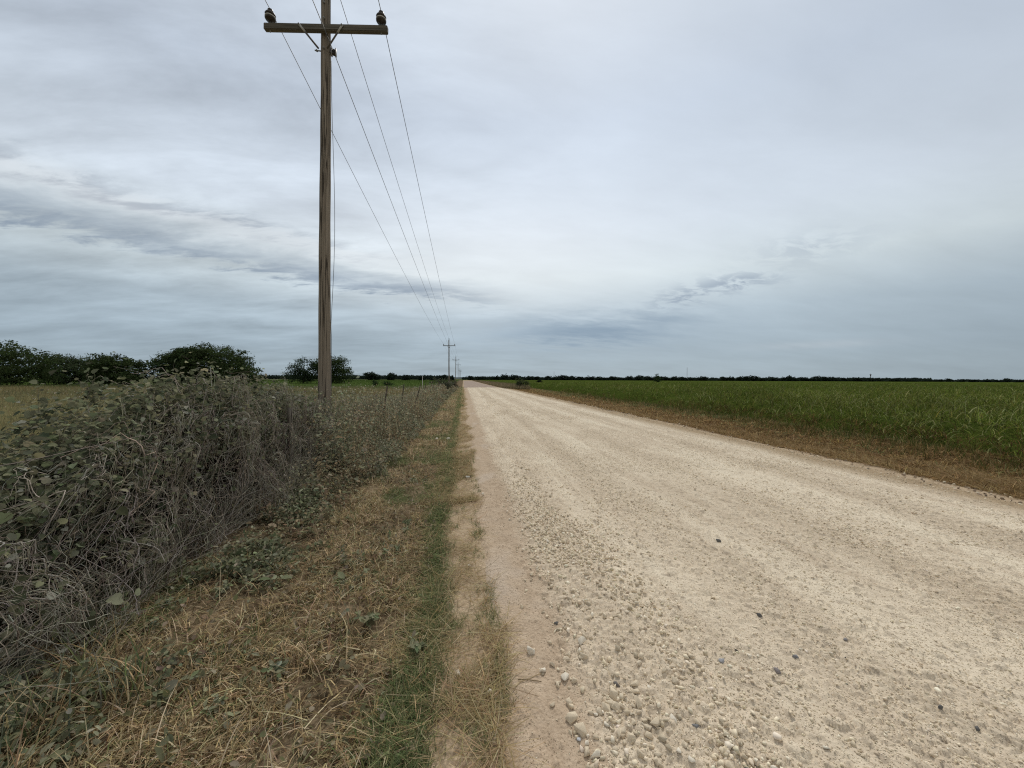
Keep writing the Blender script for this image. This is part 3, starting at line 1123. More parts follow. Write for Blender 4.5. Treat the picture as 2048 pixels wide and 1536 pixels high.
fence_post(5.50, 1.20, (0.0, .02), 'wood', -2.32)
fence_post(1.2, 1.25, (0.05, 0), 'wood')
for y, ln in ((12.2, (.18, .1)), (15.8, (.16, .0)), (20.2, (.34, .1)), (24.0, (.26, 0)), (29.0, (.2, 0)), (34, (-.15, 0)), (40, (.15, 0)), (47, (.1, 0)), (54, (-.1, 0)), (62, (.2, 0)), (70, (.1, 0))):
    fence_post(y, 1.40, ln, 'steel')
for z in (.38, .64, .90, 1.14):
    ys = np.arange(-3, 74, .5)
    P = np.stack((FX + .02 * np.sin(ys * .7 + z * 5) + .025, ys, gh(np.full_like(ys, FX), ys) + z - .035 * np.abs(np.sin(ys * .55 + z))), -1)
    V, F = tube(P, .0022, 4, False)
    g = Geo().add(V, F)
    yb = np.arange(-1, 14, .125)
    zb = np.interp(yb, ys, P[:, 2]); xb = np.interp(yb, ys, P[:, 0])
    for q in range(len(yb)):
        d = RNG.normal(size=3) * .011
        V, F = tube([[xb[q] - d[0], yb[q] - d[1], zb[q] - d[2]], [xb[q] + d[0], yb[q] + d[1], zb[q] + d[2]]], .0014, 3, False)
        g.add(V, F)
    g.build('wire_strand', M_BARB, fence)

# marker stakes in the field edge
for px, p0, D, mat, lab in ((845, 752.3, 44, M_WHITE, 'thin white marker stake standing in the left field edge'), (863, 763.5, 40, M_YEL, 'short yellow marker stake right of the white one')):
    b = at(px, p0, D)
    g = Geo(); z0 = float(gh(b.x, b.y))
    V, F = box(-.028, .028, -.010, .010, 0, b.z - z0); g.add(V, F)
    V, F = box(-.016, .016, -.0125, .0125, b.z - z0 - .3, b.z - z0 - .05); g.add(V, F)
    V, F = lathe([(.048, 0), (.05, .02), (.03, .04)], 8); g.add(V * [.6, .3, 1] + [0, 0, b.z - z0 - .005], F)
    o = g.build('marker_stake', mat); o.location = (b.x, b.y, z0)
    tag(o, lab, 'marker')

# ------------------------------------------------------------------ the vine thicket over the fence
HV = [-0.5, 0.8, 1.6, 2.4, 3.0, 3.4, 3.9, 4.4, 4.9, 5.3, 5.7, 6.1, 6.7, 7.4, 8.4]
HH = [.85, .88, .92, .98, 1.10, 1.25, 1.47, 1.45, 1.22, 1.24, 1.46, 1.24, 1.18, 1.14, .95]
HC = -2.98


def shell(v, a, f):
    """Point on the mound: v along the fence, a in 0..pi across it, f radial fraction."""
    H = np.interp(v, HV, HH)
    bumpy = 1 + .42 * (fbm(v * 1.9, a * 2.2, 41) - .5) + .34 * (fbm(v * 5, a * 5, 42) - .5)
    f = f * bumpy
    dep = np.interp(v, [-.5, 2.5, 4.5, 7.0, 8.0], [.72, .74, .80, .62, .45])
    x = HC + dep * f * np.sign(np.cos(a)) * np.abs(np.cos(a)) ** .75
    z = H * f * np.abs(np.sin(a)) ** .62
    return np.stack((x, v, z + gh(x, v)), -1)


thicket = thing('vine_thicket', 'tangled vine thicket smothering the fence, grey twigs below and broad dusty leaves on top', 'thicket', (HC, 4.0, 0))
LOC = np.array([HC, 4.0, 0])


def vary(cols, n, rng=RNG, amp=.18, hue=.05):
    cols = np.array(cols, float)
    k = rng.integers(0, len(cols), n)
    return np.clip(cols[k] * rng.uniform(1 - amp, 1 + amp, (n, 1)) * (1 + rng.normal(size=(n, 3)) * hue), .004, .9)


# leaves
n = 82000
v = RNG.uniform(-.3, 8.4, n)
a = np.arccos(RNG.uniform(-1, 1, n))
a = np.where(RNG.uniform(size=n) < .45, RNG.uniform(0, 1.6, n), a)
hfrac = np.sin(a) ** .62 * (a < 1.57) + (a >= 1.57)
dens = np.clip((hfrac - .56) / .26, 0.11, 1) * np.where(v < 3.1, 1.0, 1.0)
dens = np.where(v < 3.2, np.maximum(dens, .42 * np.clip((3.5 - v) / .8, 0, 1)), dens)
patch = fbm(v * 2.2 + 4, a * 3.1, 77)
dens *= np.clip((patch - .30) / .16, .10, 1)
keep = RNG.uniform(size=n) < dens
v, a = v[keep], a[keep]; n = len(v)
f = 1.0 + RNG.normal(0, .07, n) - RNG.uniform(0, .22, n)
p = shell(v, a, f)
nrm = np.stack((np.cos(a) * .8 + RNG.normal(0, .55, n), RNG.normal(0, .6, n) - .25, np.sin(a) + .35 + RNG.normal(0, .4, n)), -1)
M = rotmats(nrm, RNG.uniform(0, 6.3, n))
sz = RNG.uniform(.017, .046, n) * RNG.uniform(.8, 1.15, n) * np.where(RNG.uniform(size=n) < .07, 1.6, 1.0) * np.interp(v, [0, 3.5, 8], [1.15, 1.0, .8])
C = vary([(.165, .178, .105), (.215, .222, .135), (.115, .128, .078), (.285, .28, .185), (.18, .18, .125), (.072, .082, .052)], n, amp=.28)
pale = RNG.uniform(size=n) < .07
C[pale] = np.array([.36, .36, .30]) * RNG.uniform(.8, 1.15, (pale.sum(), 1))
V, F, CC = instances(LEAF_VINE, LEAF_VINE_F, p - LOC, M, sz, C)
g = Geo().add(V, F, CC)
# sprigs rising off the top
ns = 320
v = RNG.uniform(2.6, 7.4, ns); a = RNG.uniform(1.0, 1.9, ns)
p0 = shell(v, a, np.full(ns, .9))
K = 7
d = np.stack((RNG.normal(0, .3, ns), RNG.normal(0, .35, ns), np.abs(RNG.normal(.9, .3, ns))), -1)
L = RNG.uniform(.10, .40, ns)
Psp = [p0]
for k in range(1, K):
    d = d + RNG.normal(0, .22, (ns, 3)) - np.array([0, 0, .06])
    Psp.append(Psp[-1] + d / np.linalg.norm(d, axis=1, keepdims=True) * (L / K)[:, None])
Psp = np.stack(Psp, 1)
for k in range(1, K):
    q = Psp[:, k] + RNG.normal(0, .008, (ns, 3))
    nn = RNG.normal(size=(ns, 3)); nn[:, 2] += 1.0
    V, F, CC = instances(LEAF_VINE, LEAF_VINE_F, q - LOC, rotmats(nn, RNG.uniform(0, 6.3, ns)), RNG.uniform(.025, .06, ns),
                         vary([(.20, .212, .13), (.25, .255, .16), (.15, .16, .10)], ns))
    g.add(V, F, CC)
g.build('vine_leaves', M_LEAF, thicket)

# grey twigs: walks over the mound's front and top
g = Geo()
TW = [(.27, .245, .20), (.34, .312, .26), (.185, .16, .125), (.39, .36, .305), (.22, .19, .145)]


def twig_set(N, K, step, r0, fmean, amin=.0, amax=1.75, vmin=.6, vmax=8.2, updown=True):
    v = RNG.uniform(vmin, vmax, N); a = RNG.uniform(amin, amax, N)
    f = np.clip(RNG.normal(fmean, .09, N), .3, 1.06)
    ang = np.where(RNG.uniform(size=N) < .72, RNG.normal(math.pi / 2, .5, N), RNG.normal(0, .6, N)) + np.where(RNG.uniform(size=N) < .5, math.pi, 0)
    P = []
    df = RNG.normal(0, .01, N)
    for k in range(K):
        P.append(shell(v, np.clip(a, .01, 2.6), f))
        ang = ang + RNG.normal(0, .40, N)
        v = v + np.cos(ang) * step * RNG.uniform(.7, 1.3, N)
        a = a + np.sin(ang) * step * 1.25
        df = df * .7 + RNG.normal(0, .012, N)
        f = np.clip(f + df, .35, 1.08)
    P = np.stack(P, 1)
    r = r0 * RNG.uniform(.6, 1.5, N)
    V, F = walks(P - LOC, 3, r, r * .45)
    g.add(V, F, np.repeat(vary(TW, N), K * 3, 0))


twig_set(2700, 14, .036, .0018, .99, 0, 1.0)
twig_set(500, 12, .040, .0022, .90, .8, 1.7)
twig_set(420, 18, .040, .0025, .97, 0, 1.0)
TW_OUT, TW = TW, [(.10, .082, .064), (.13, .108, .086), (.075, .062, .048)]  # inner twigs: shade of the thicket's interior put into a darker brown
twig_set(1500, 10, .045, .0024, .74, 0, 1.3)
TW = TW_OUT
twig_set(36, 18, .055, .0040, .97, 0, .9)
# hanging and standing stems near the foot
N, K = 850, 12
v = RNG.uniform(.8, 7.4, N)
foot = shell(v, np.full(N, .02), RNG.uniform(.72, 1.12, N))
P = [foot]
d = np.stack((RNG.normal(-.1, .25, N), RNG.normal(0, .25, N), np.ones(N)), -1)
for k in range(1, K):
    d = d + RNG.normal(0, .42, (N, 3)) * [1, 1, .45]
    P.append(P[-1] + d / np.linalg.norm(d, axis=1, keepdims=True) * (RNG.uniform(.04, .075, N))[:, None])
P = np.stack(P, 1)
r = RNG.uniform(.0010, .0026, N)
V, F = walks(P - LOC, 3, r, r * .5)
g.add(V, F, np.repeat(vary(TW, N), K * 3, 0))
V, F = walks(Psp - LOC, 3, np.full(ns, .002), np.full(ns, .001))
g.add(V, F, np.repeat(vary([(.17, .17, .12), (.2, .18, .14)], ns), K * 0 + 7 * 3, 0))
g.build('tangled_twigs', M_TWIG, thicket)
# dead leaves caught inside, coloured extra dark to stand for the interior shade
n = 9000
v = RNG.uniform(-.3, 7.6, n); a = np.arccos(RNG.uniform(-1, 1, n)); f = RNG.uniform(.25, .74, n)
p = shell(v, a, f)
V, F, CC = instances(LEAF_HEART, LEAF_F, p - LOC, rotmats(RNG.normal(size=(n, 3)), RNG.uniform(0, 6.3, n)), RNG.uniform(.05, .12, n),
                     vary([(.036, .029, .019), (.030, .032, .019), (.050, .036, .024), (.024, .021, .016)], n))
Geo().add(V, F, CC).build('shaded_dead_leaves', M_LEAF, thicket)

# ------------------------------------------------------------------ verge grass and weeds
DRY = [(.51, .40, .23), (.40, .305, .165), (.61, .49, .30), (.23, .165, .09), (.43, .35, .22), (.69, .59, .41), (.10, .07, .038), (.33, .245, .135)]
GRN = [(.165, .205, .085), (.205, .240, .11), (.12, .152, .066), (.26, .275, .145)]
GREY = [(.150, .160, .110), (.175, .185, .135), (.125, .138, .092)]


def scatter(n, x0, x1, y0, y1, pw=1.7):
    """Points with density falling with distance from the camera."""
    u = RNG.uniform(size=n)
    e = 1 - pw + 1e-6
    yy = (u * (y1 ** e - y0 ** e) + y0 ** e) ** (1 / e)
    xx = RNG.uniform(x0, x1, n)
    return xx, yy


def strip_blades(n, x0, x1, y0, y1, length, width, cols, lean=.35, curl=.9, pw=1.7, mask=None, segs=3, lift=0.0, greenmask=None, lying=0.0):
    x, y = scatter(n, x0, x1, y0, y1, pw)
    if mask is not None:
        k = RNG.uniform(size=n) < mask(x, y)
        x, y = x[k], y[k]
    n = len(x)
    base = np.stack((x, y, gh(x, y) - .015 + lift), -1)
    far = np.clip(y / 5, 1, 6)
    L = RNG.uniform(length[0], length[1], n)
    W = RNG.uniform(width[0], width[1], n) * far ** .75
    ln = np.abs(RNG.normal(lean, .25, n))
    if lying > 0:
        k = RNG.uniform(size=n) < lying
        ln = np.where(k, RNG.uniform(1.25, 1.55, n), ln)
    cu = RNG.normal(curl, .45, n)
    cu = np.minimum(cu, 1.75 - ln)
    C = vary(cols, n, amp=.32)
    if greenmask is not None:
        gm = RNG.uniform(size=n) < greenmask(x, y)
        C[gm] = vary(GRN, n, amp=.3)[gm]
    if lying > 0:
        base[:, 2] += np.where(ln > 1.2, RNG.uniform(.005, .05, n), 0)
    return blades(base, RNG.uniform(0, 6.28, n), L, W, ln, cu, C, segs)


def vmask(x, y):     # mown verge between the thicket and the straw strip; thins at bare spots
    b = fbm(x * 1.6, y * 1.1, 91) * .6 + fbm(x * 6, y * 6, 94, 2) * .4
    e = np.clip((-.12 - x + .12 * (fbm(y * 2, x * 0, 92) - .5)) / .12, 0, 1)
    bare = 1 - .8 * np.exp(-((x + 1.72 - .10 * np.sin(y * 2.1)) / .22) ** 2) * np.clip((fbm(y * 1.4, y * 0, 98) - .35) / .15, 0, 1) * (y > 2.2)
    return np.clip((b - .36 + .10 * np.clip((y - 5) / 4, 0, 1)) / .14, .12, 1) * e * bare


def vgreen(x, y):
    strip = np.exp(-((x + .30 + .05 * np.sin(y * 1.3)) / .12) ** 2) * np.clip((fbm(y * .9, x * 0 + 2, 95) - .28) / .15, 0, 1)
    return np.clip(.9 * strip + np.clip((fbm(x * 1.3, y * .9, 93) - .50) / .14, 0, 1) * .75 + .10, 0, .95)


g = Geo()
g.add(*strip_blades(72000, -3.0, .0, 1.0, 6.0, (.04, .15), (.0032, .0080), DRY, .45, 1.0, 1.5, vmask, 3, 0, vgreen, .35))
g.add(*strip_blades(16000, -2.9, .0, 1.0, 3.2, (.03, .12), (.0022, .0060), DRY, .6, 1.0, 1.2, vmask, 2, 0, vgreen, .45))
g.add(*strip_blades(72000, -3.2, .0, 4.5, 30.0, (.06, .18), (.0035, .0080), DRY, .45, 1.0, 1.6, vmask, 2, 0, vgreen, .3))
g.add(*strip_blades(26000, -3.4, .05, 22.0, 75.0, (.10, .25), (.004, .007), DRY, .5, .9, 1.4, None, 2, 0, vgreen, .2))
# long curving straws and taller tufts at the very front left
g.add(*strip_blades(1200, -2.6, -.25, 1.05, 3.6, (.14, .32), (.0035, .0070), DRY, .5, 1.1, 1.2, None, 4, 0, None, .3))
tx, ty = RNG.uniform(-2.4, -1.5, 26), RNG.uniform(1.15, 2.3, 26)
k = 34
x = np.repeat(tx, k) + RNG.normal(0, .05, 26 * k); y = np.repeat(ty, k) + RNG.normal(0, .05, 26 * k)
n = len(x)
g.add(*blades(np.stack((x, y, gh(x, y) - .01), -1), RNG.uniform(0, 6.28, n), RNG.uniform(.18, .46, n), RNG.uniform(.004, .010, n), np.abs(RNG.normal(.2, .2, n)), RNG.uniform(.4, 1.3, n), vary(DRY + GRN + GREY, n), 4))
# the verge goes on beside and behind the place the photograph was taken from
n = 15000
x, y = RNG.uniform(-3.0, .0, n), RNG.uniform(-2.2, 1.1, n)
k = RNG.uniform(size=n) < vmask(x, y)
x, y = x[k], y[k]; n = len(x)
C = vary(DRY, n, amp=.32); gm = RNG.uniform(size=n) < vgreen(x, y); C[gm] = vary(GRN, n)[gm]
g.add(*blades(np.stack((x, y, gh(x, y) - .01), -1), RNG.uniform(0, 6.28, n), RNG.uniform(.06, .2, n), RNG.uniform(.004, .010, n), np.abs(RNG.normal(.6, .4, n)), RNG.uniform(.2, 1.0, n), C, 3))
tag(g.build('verge_grass', M_GRASS), 'short mown dry grass with green patches on the left verge', 'grass', kind='stuff')

# green bermuda strip and its tufts
g = Geo()


def bmask(x, y):
    return np.exp(-((x + .27 + .06 * np.sin(y * 1.7) - .02 * np.sin(y * .5)) / .085) ** 2) * np.clip((fbm(y * .8, x * 0 + 2, 95) - .26) / .12, 0.05, 1)


g.add(*strip_blades(30000, -.62, .0, 1.25, 7.0, (.05, .14), (.0022, .0046), GRN + [(.115, .15, .075)], .35, 1.0, 1.5, bmask, 3))
g.add(*strip_blades(20000, -.62, .0, 6.0, 40.0, (.06, .13), (.003, .006), GRN, .35, .9, 1.6, bmask, 2))
tag(g.build('green_grass', M_GRASS), 'narrow strip of green creeping grass along the verge edge', 'grass', kind='stuff')

# cut straw lying on the bare strip
g = Geo()


def smask(x, y):
    e = road_left(y) + .05 + .06 * np.sin(y * 3.1) + .10 * (fbm(y * 3.3, y * 0, 96) - .4)
    return np.clip((e - x) / .07, 0, 1) * np.clip((fbm(x * 4, y * 2.6, 97) - .38) / .13, .16, 1)


def straw(n, x0, x1, y0, y1, L, W, pw, msk):
    x, y = scatter(n, x0, x1, y0, y1, pw)
    k = RNG.uniform(size=n) < msk(x, y)
    x, y = x[k], y[k]; n = len(x)
    base = np.stack((x, y, gh(x, y) + RNG.uniform(.002, .028, n)), -1)
    far = np.clip(y / 4, 1, 7)
    return blades(base, RNG.uniform(0, 6.28, n), RNG.uniform(*L, n), RNG.uniform(*W, n) * far ** .7, RNG.uniform(1.42, 1.6, n), RNG.normal(0, .25, n),
                  vary([(.46, .37, .21), (.38, .29, .155), (.55, .46, .29), (.42, .34, .20), (.30, .24, .13)], n), 3, .5)


g.add(*straw(17000, -.45, .42, 1.0, 6.5, (.05, .24), (.0026, .0056), 1.6, smask))
g.add(*straw(30000, -.45, .35, 5.0, 60.0, (.06, .18), (.003, .005), 1.6, smask))
n = 6000
x, y = RNG.uniform(-.45, .42, n), RNG.uniform(-2.2, 1.05, n)
k = RNG.uniform(size=n) < smask(x, y)
x, y = x[k], y[k]; n = len(x)
g.add(*blades(np.stack((x, y, gh(x, y) + RNG.uniform(.002, .028, n)), -1), RNG.uniform(0, 6.28, n), RNG.uniform(.05, .24, n), RNG.uniform(.003, .006, n), RNG.uniform(1.42, 1.6, n), RNG.normal(0, .25, n), vary([(.46, .37, .21), (.55, .46, .29), (.30, .24, .13)], n), 3, .5))
n = 1700
x, y = scatter(n, -.16, .26, 1.0, 9, 1.5)
k = (RNG.uniform(size=n) < np.clip((fbm(x * 6, y * 3.5, 99) - .50) / .08, 0, 1)) & (x < road_left(y) + .05)
x, y = np.repeat(x[k], 7), np.repeat(y[k], 7); n = len(x)
x = x + RNG.normal(0, .012, n); y = y + RNG.normal(0, .012, n)
g.add(*blades(np.stack((x, y, gh(x, y) - .004), -1), RNG.uniform(0, 6.28, n), RNG.uniform(.03, .09, n), RNG.uniform(.002, .004, n) * np.clip(y / 3, 1, 4), np.abs(RNG.normal(.6, .35, n)), RNG.uniform(.3, 1.2, n), vary(GRN + [(.26, .23, .12)], n), 3))
tag(g.build('cut_straw', M_GRASS), 'pale cut straw lying on the bare soil beside the road', 'straw', kind='stuff')

# right verge: thick brown mown grass
g = Geo()
BRN = [(.30, .20, .085), (.22, .14, .056), (.40, .28, .13), (.125, .078, .032), (.50, .37, .20), (.065, .042, .018)]


def rmask(x, y):
    return np.clip((x - road_right(y) - .25 - .3 * (fbm(x * 2, y * .8, 101) - .5)) / .25, 0, 1)


def rgreen(x, y):
    return np.clip((x - 9.2) / 2.2, 0, .55) * np.clip((fbm(x, y * .6, 102) - .35) / .2, 0, 1)


g.add(*strip_blades(90000, 7.0, 11.9, 2.0, 40.0, (.07, .24), (.005, .012), BRN, .6, .9, 1.15, rmask, 2, 0, rgreen, .45))
g.add(*strip_blades(30000, 7.2, 12.0, 35.0, 130.0, (.10, .26), (.005, .009), BRN, .6, .8, 1.3, rmask, 2, 0, rgreen, .3))
# windrow of raked cut grass along the edge
n = 26000
x, y = scatter(n, 7.55, 9.6, 2.5, 45, 1.1)
wr = np.clip(.26 * fbm(x * 1.5, y * .45, 103), 0, 1) * np.exp(-((x - 8.3 - .4 * np.sin(y * .35)) / .45) ** 2)
far = np.clip(y / 5, 1, 6)
g.add(*blades(np.stack((x, y, gh(x, y) + wr * RNG.uniform(0, 1, n) + .01), -1), RNG.normal(1.57, .7, n), RNG.uniform(.10, .30, n), RNG.uniform(.0035, .006, n) * far ** .5,
              RNG.uniform(1.2, 1.6, n), RNG.normal(0.05, .25, n), vary([(.36, .26, .13), (.28, .19, .09), (.45, .34, .20), (.19, .125, .06)], n), 3, .4))
n = 7000
x, y = scatter(n, 8.9, 12.2, 2.5, 45, 1.1)
k = RNG.uniform(size=n) < np.exp(-((x - 10.6 - .8 * np.clip((y - 5) / 18, 0, 1)) / .55) ** 2)
x, y = np.repeat(x[k], 4), np.repeat(y[k], 4); n = len(x)
x = x + RNG.normal(0, .04, n)
g.add(*blades(np.stack((x, y, gh(x, y) - .01), -1), RNG.uniform(0, 6.28, n), RNG.uniform(.10, .42, n), RNG.uniform(.005, .010, n) * np.clip(y / 8, 1, 4), np.abs(RNG.normal(.25, .2, n)), RNG.uniform(.1, 1.0, n), vary([(.17, .12, .05), (.07, .085, .022), (.05, .075, .018), (.24, .18, .09), (.085, .10, .03)], n, amp=.3), 3, .2))
tag(g.build('brown_grass', M_GRASS), 'brown cut grass covering the right verge below the crop', 'grass', kind='stuff')

# pale dry tall grass bank right of the far road
g = Geo()
g.add(*strip_blades(26000, 6.6, 11.0, 62.0, 260.0, (.4, .95), (.010, .018), [(.21, .165, .10), (.17, .14, .085), (.26, .20, .13), (.12, .12, .06)], .2, .5, 1.2, None, 2))
tag(g.build('tall_dry_grass', M_GRASS), 'tall pale dry grass along the right side of the distant road', 'grass', kind='stuff')

# weeds along the fence: stems with many small dusty leaves
WEEDDRY = [(.30, .24, .15), (.24, .19, .12), (.37, .305, .20), (.17, .135, .085)]
WEED = [(.225, .238, .155), (.285, .29, .20), (.165, .178, .112), (.36, .35, .25), (.24, .215, .145)]


def weed_cloud(n, x, y, h, leaf, per, spread, cols, stemcol, geo, off=np.zeros(3)):
    n = len(x)
    K = 6
    h = np.minimum(h, np.clip(1.36 - (y - 10) * .10, 1.02, 1.36))
    base = np.stack((x, y, gh(x, y) - .02), -1)
    d = np.stack((RNG.normal(0, .28, n), RNG.normal(0, .28, n), np.ones(n)), -1)
    P = [base]
    for k in range(1, K):
        d = d + RNG.normal(0, .16, (n, 3)) * [1, 1, .2]
        P.append(P[-1] + d / np.linalg.norm(d, axis=1, keepdims=True) * (h / (K - 1))[:, None])
    P = np.stack(P, 1)
    sc_ = np.clip(y / 9, .8, 5)
    V, F = walks(P - off, 3, .0024 * sc_, .001 * sc_)
    geo.add(V, F, np.repeat(vary(stemcol, n), K * 3, 0))
    t = RNG.uniform(.12, 1.0, (n, per)) * (K - 1)
    i = np.minimum(t.astype(int), K - 2); fr = (t - i)[..., None]
    ar = np.arange(n)[:, None]
    q = (P[ar, i] * (1 - fr) + P[ar, i + 1] * fr).reshape(-1, 3)
    m = len(q)
    q = q + RNG.normal(0, 1, (m, 3)) * np.repeat(spread, per)[:, None]
    nn = RNG.normal(size=(m, 3)); nn[:, 2] = np.abs(nn[:, 2]) + .3
    CL = vary(cols, m, amp=.35)
    pn = fbm(q[:, 0] * 1.1, q[:, 1] * .7, 115)
    dry = RNG.uniform(size=m) < np.clip((pn - .52) / .12, .05, .60)
    CL[dry] = vary(WEEDDRY, m, amp=.3)[dry]
    big = np.where((RNG.uniform(size=m) < .06) & (q[:, 1] < 14), 1.9, 1.0)
    V, F, CC = instances(LEAF_OVAL * [1.1, 1, 1], LEAF_F, q - off, rotmats(nn, RNG.uniform(0, 6.3, m)), np.repeat(leaf, per) * RNG.uniform(.6, 1.4, m) * big, CL)
    geo.add(V, F, CC)


g = Geo()
n = 2600
x, y = scatter(n, -4.3, -1.25, 6.3, 16, 1.4)
prof = np.exp(-((x + 2.75) / .75) ** 2)
h = (.25 + 1.22 * prof) * RNG.uniform(.55, 1.12, n) * np.clip(.25 + 1.5 * fbm(x * .9, y * .9, 111), .45, 1.3)
k = (RNG.uniform(size=n) < np.clip(.35 + prof, 0, 1)) & ~((x < -4.0) & (y < 7))
x, y, h = x[k], y[k], h[k]
weed_cloud(len(x), x, y, h, np.full(len(x), .042), 34, h * .075, WEED, [(.15, .13, .095), (.19, .17, .13)], g)
n = 2300
x, y = scatter(n, -4.6, -1.25, 15, 74, 1.5)
x = x + .4 * np.clip((y - 30) / 40, 0, 1)
prof = np.exp(-((x + 2.6) / .8) ** 2)
h = (.20 + .92 * prof) * RNG.uniform(.5, 1.2, n) * np.clip(.15 + fbm(x * .7, y * .5, 112) * 1.7, .4, 1.35)
weed_cloud(n, x, y, h, .05 * np.clip(y / 16, 1, 2.6), 22, h * .08, WEED, [(.15, .13, .095)], g)
# taller dusty weeds in front of the thicket's right end
n = 620
x, y = RNG.uniform(-2.5, -1.5, n), RNG.uniform(4.9, 9.0, n)
k = x < -1.45 - .12 * (y - 5) * 0 - .35 * np.clip(6.4 - y, 0, 2)
x, y = x[k], y[k]
h = RNG.uniform(.15, .62, len(x)) * np.clip((-1.3 - x) / .8, .25, 1)
weed_cloud(len(x), x, y, h, np.full(len(x), .034), 30, h * .08, WEED, [(.15, .13, .095), (.19, .17, .13)], g)
# tall dry stalks
n = 900
x, y = scatter(n, -3.8, -1.6, 6.5, 60, 1.5)
g.add(*blades(np.stack((x, y, gh(x, y)), -1), RNG.uniform(0, 6.28, n), RNG.uniform(.5, 1.25, n), .004 * np.clip(y / 8, 1, 5), np.abs(RNG.normal(.12, .15, n)), RNG.normal(.25, .2, n), vary(DRY, n), 3, .4))
tag(g.build('roadside_weeds', M_LEAF), 'dusty grey-green weeds growing thick along the fence line', 'weeds', kind='stuff')

# ground-hugging weeds and litter leaves at the thicket foot
g = Geo()
n = 4200
x, y = RNG.uniform(-2.5, -.6, n), RNG.uniform(1.05, 6.8, n)
k = RNG.uniform(size=n) < np.clip((-1.35 - x) / .5, .10, 1) * np.clip((fbm(x * 1.7, y * 1.7, 121) - .38) / .14, 0, 1)
x, y = x[k], y[k]
weed_cloud(len(x), x, y, RNG.uniform(.05, .26, len(x)) * np.clip((-1.1 - x) / .8, .4, 1.1), np.full(len(x), .038), 16, np.full(len(x), .020), [(.19, .205, .125), (.25, .26, .165), (.14, .152, .09), (.33, .325, .225)], [(.13, .12, .08)], g)
n = 3200
x, y = scatter(n, -2.6, -.3, 1.1, 7.5, 1.2)
V, F, CC = instances(LEAF_OVAL * [1.3, 1, 1], LEAF_F, np.stack((x, y, gh(x, y) + RNG.uniform(.0, .05, n)), -1), rotmats(RNG.normal(size=(n, 3)) + [0, 0, 1.6], RNG.uniform(0, 6.3, n)), RNG.uniform(.02, .05, n),
                     vary([(.24, .20, .13), (.19, .14, .085), (.14, .14, .075), (.32, .28, .20)], n))
g.add(V, F, CC)
tag(g.build('ground_weeds', M_LEAF), 'small creeping weeds and fallen leaves at the foot of the thicket', 'weeds', kind='stuff')

# distinct broadleaf weeds standing in the verge
proto = []
for q in range(3):
    rng = np.random.default_rng(200 + q)
    g = Geo()
    for s_ in range(4):
        K = 6
        az = rng.uniform(0, 6.28)
        dirv = np.array([math.cos(az) * .5, math.sin(az) * .5, .8])
        P = np.array([dirv * t_ * .13 + [0, 0, -.02 * t_ * t_] for t_ in np.linspace(0, 1, K)])
        V, F = tube(P, np.linspace(.003, .0015, K), 4); g.add(V, F, (.13, .14, .09))
        m = 11
        tt = rng.uniform(.25, 1, m)
        pos = np.stack([np.interp(tt, np.linspace(0, 1, K), P[:, c]) for c in range(3)], -1)
        nr = rng.normal(0, .45, (m, 3)) + [0, 0, 1]
        V, F, CC = instances(LEAF_OVAL * [1.15, 1, 1], LEAF_F, pos, rotmats(nr, rng.uniform(0, 6.3, m)), rng.uniform(.035, .062, m), vary([(.27, .285, .175), (.34, .345, .23), (.20, .215, .13)], m, rng))
        g.add(V, F, CC)
    o = g.build('broadleaf_weed', M_LEAF)
    proto.append(o)
spots = [(330, 1215), (352, 1140), (385, 1165), (300, 1255), (445, 1180), (640, 1085), (700, 1035), (572, 1110), (840, 1300), (215, 1345), (430, 1400), (120, 1470), (480, 1150), (372, 1085), (735, 1235), (560, 1330)]
for i, (px, py) in enumerate(spots):
    o = proto[i] if i < 3 else proto[i % 3].copy()
    if i >= 3: COL.objects.link(o)
    p_, t_ = on_ground(px, py)
    o.location = (p_.x, p_.y, float(gh(p_.x, p_.y)))
    o.rotation_euler = (0, 0, random.uniform(0, 6.28))
    s_ = random.uniform(.55, 1.0)
    o.scale = (s_,) * 3
    tag(o, 'low grey-green broadleaf weed growing in the dry verge grass', 'weed', 'broadleaf weeds on the left verge')

# the large leaf rosette cut off at the left edge
g = Geo()
n = 16
nr = RNG.normal(0, .5, (n, 3)) + [.2, -.2, 1]
V, F, CC = instances(LEAF_VINE, LEAF_VINE_F, RNG.normal(0, .05, (n, 3)) * [1, 1, .5] + [0, 0, .10], rotmats(nr, RNG.uniform(0, 6.3, n)), RNG.uniform(.08, .13, n), vary([(.19, .20, .16), (.16, .175, .13)], n))
g.add(V, F, CC); V, F = tube([[0, 0, -.02], [.01, 0, .06], [0, .01, .11]], .006, 5); g.add(V, F, (.15, .15, .1))
p_, t_ = on_ground(8, 1385)
o = tag(g.build('broadleaf_plant', M_LEAF), 'plant with large pale grey leaves at the left foot of the thicket', 'plant'); o.location = (p_.x, p_.y, float(gh(p_.x, p_.y)))

# pasture behind the fence
g = Geo()
PAST = [(.165, .130, .062), (.20, .165, .085), (.13, .102, .050), (.125, .128, .062), (.25, .205, .12)]


def pastg(x, y):
    return np.clip((fbm(x * .12, y * .12, 131) - .42) / .15, 0, .5) + np.clip((y - 45) / 25, 0, .35) * (x > -40)


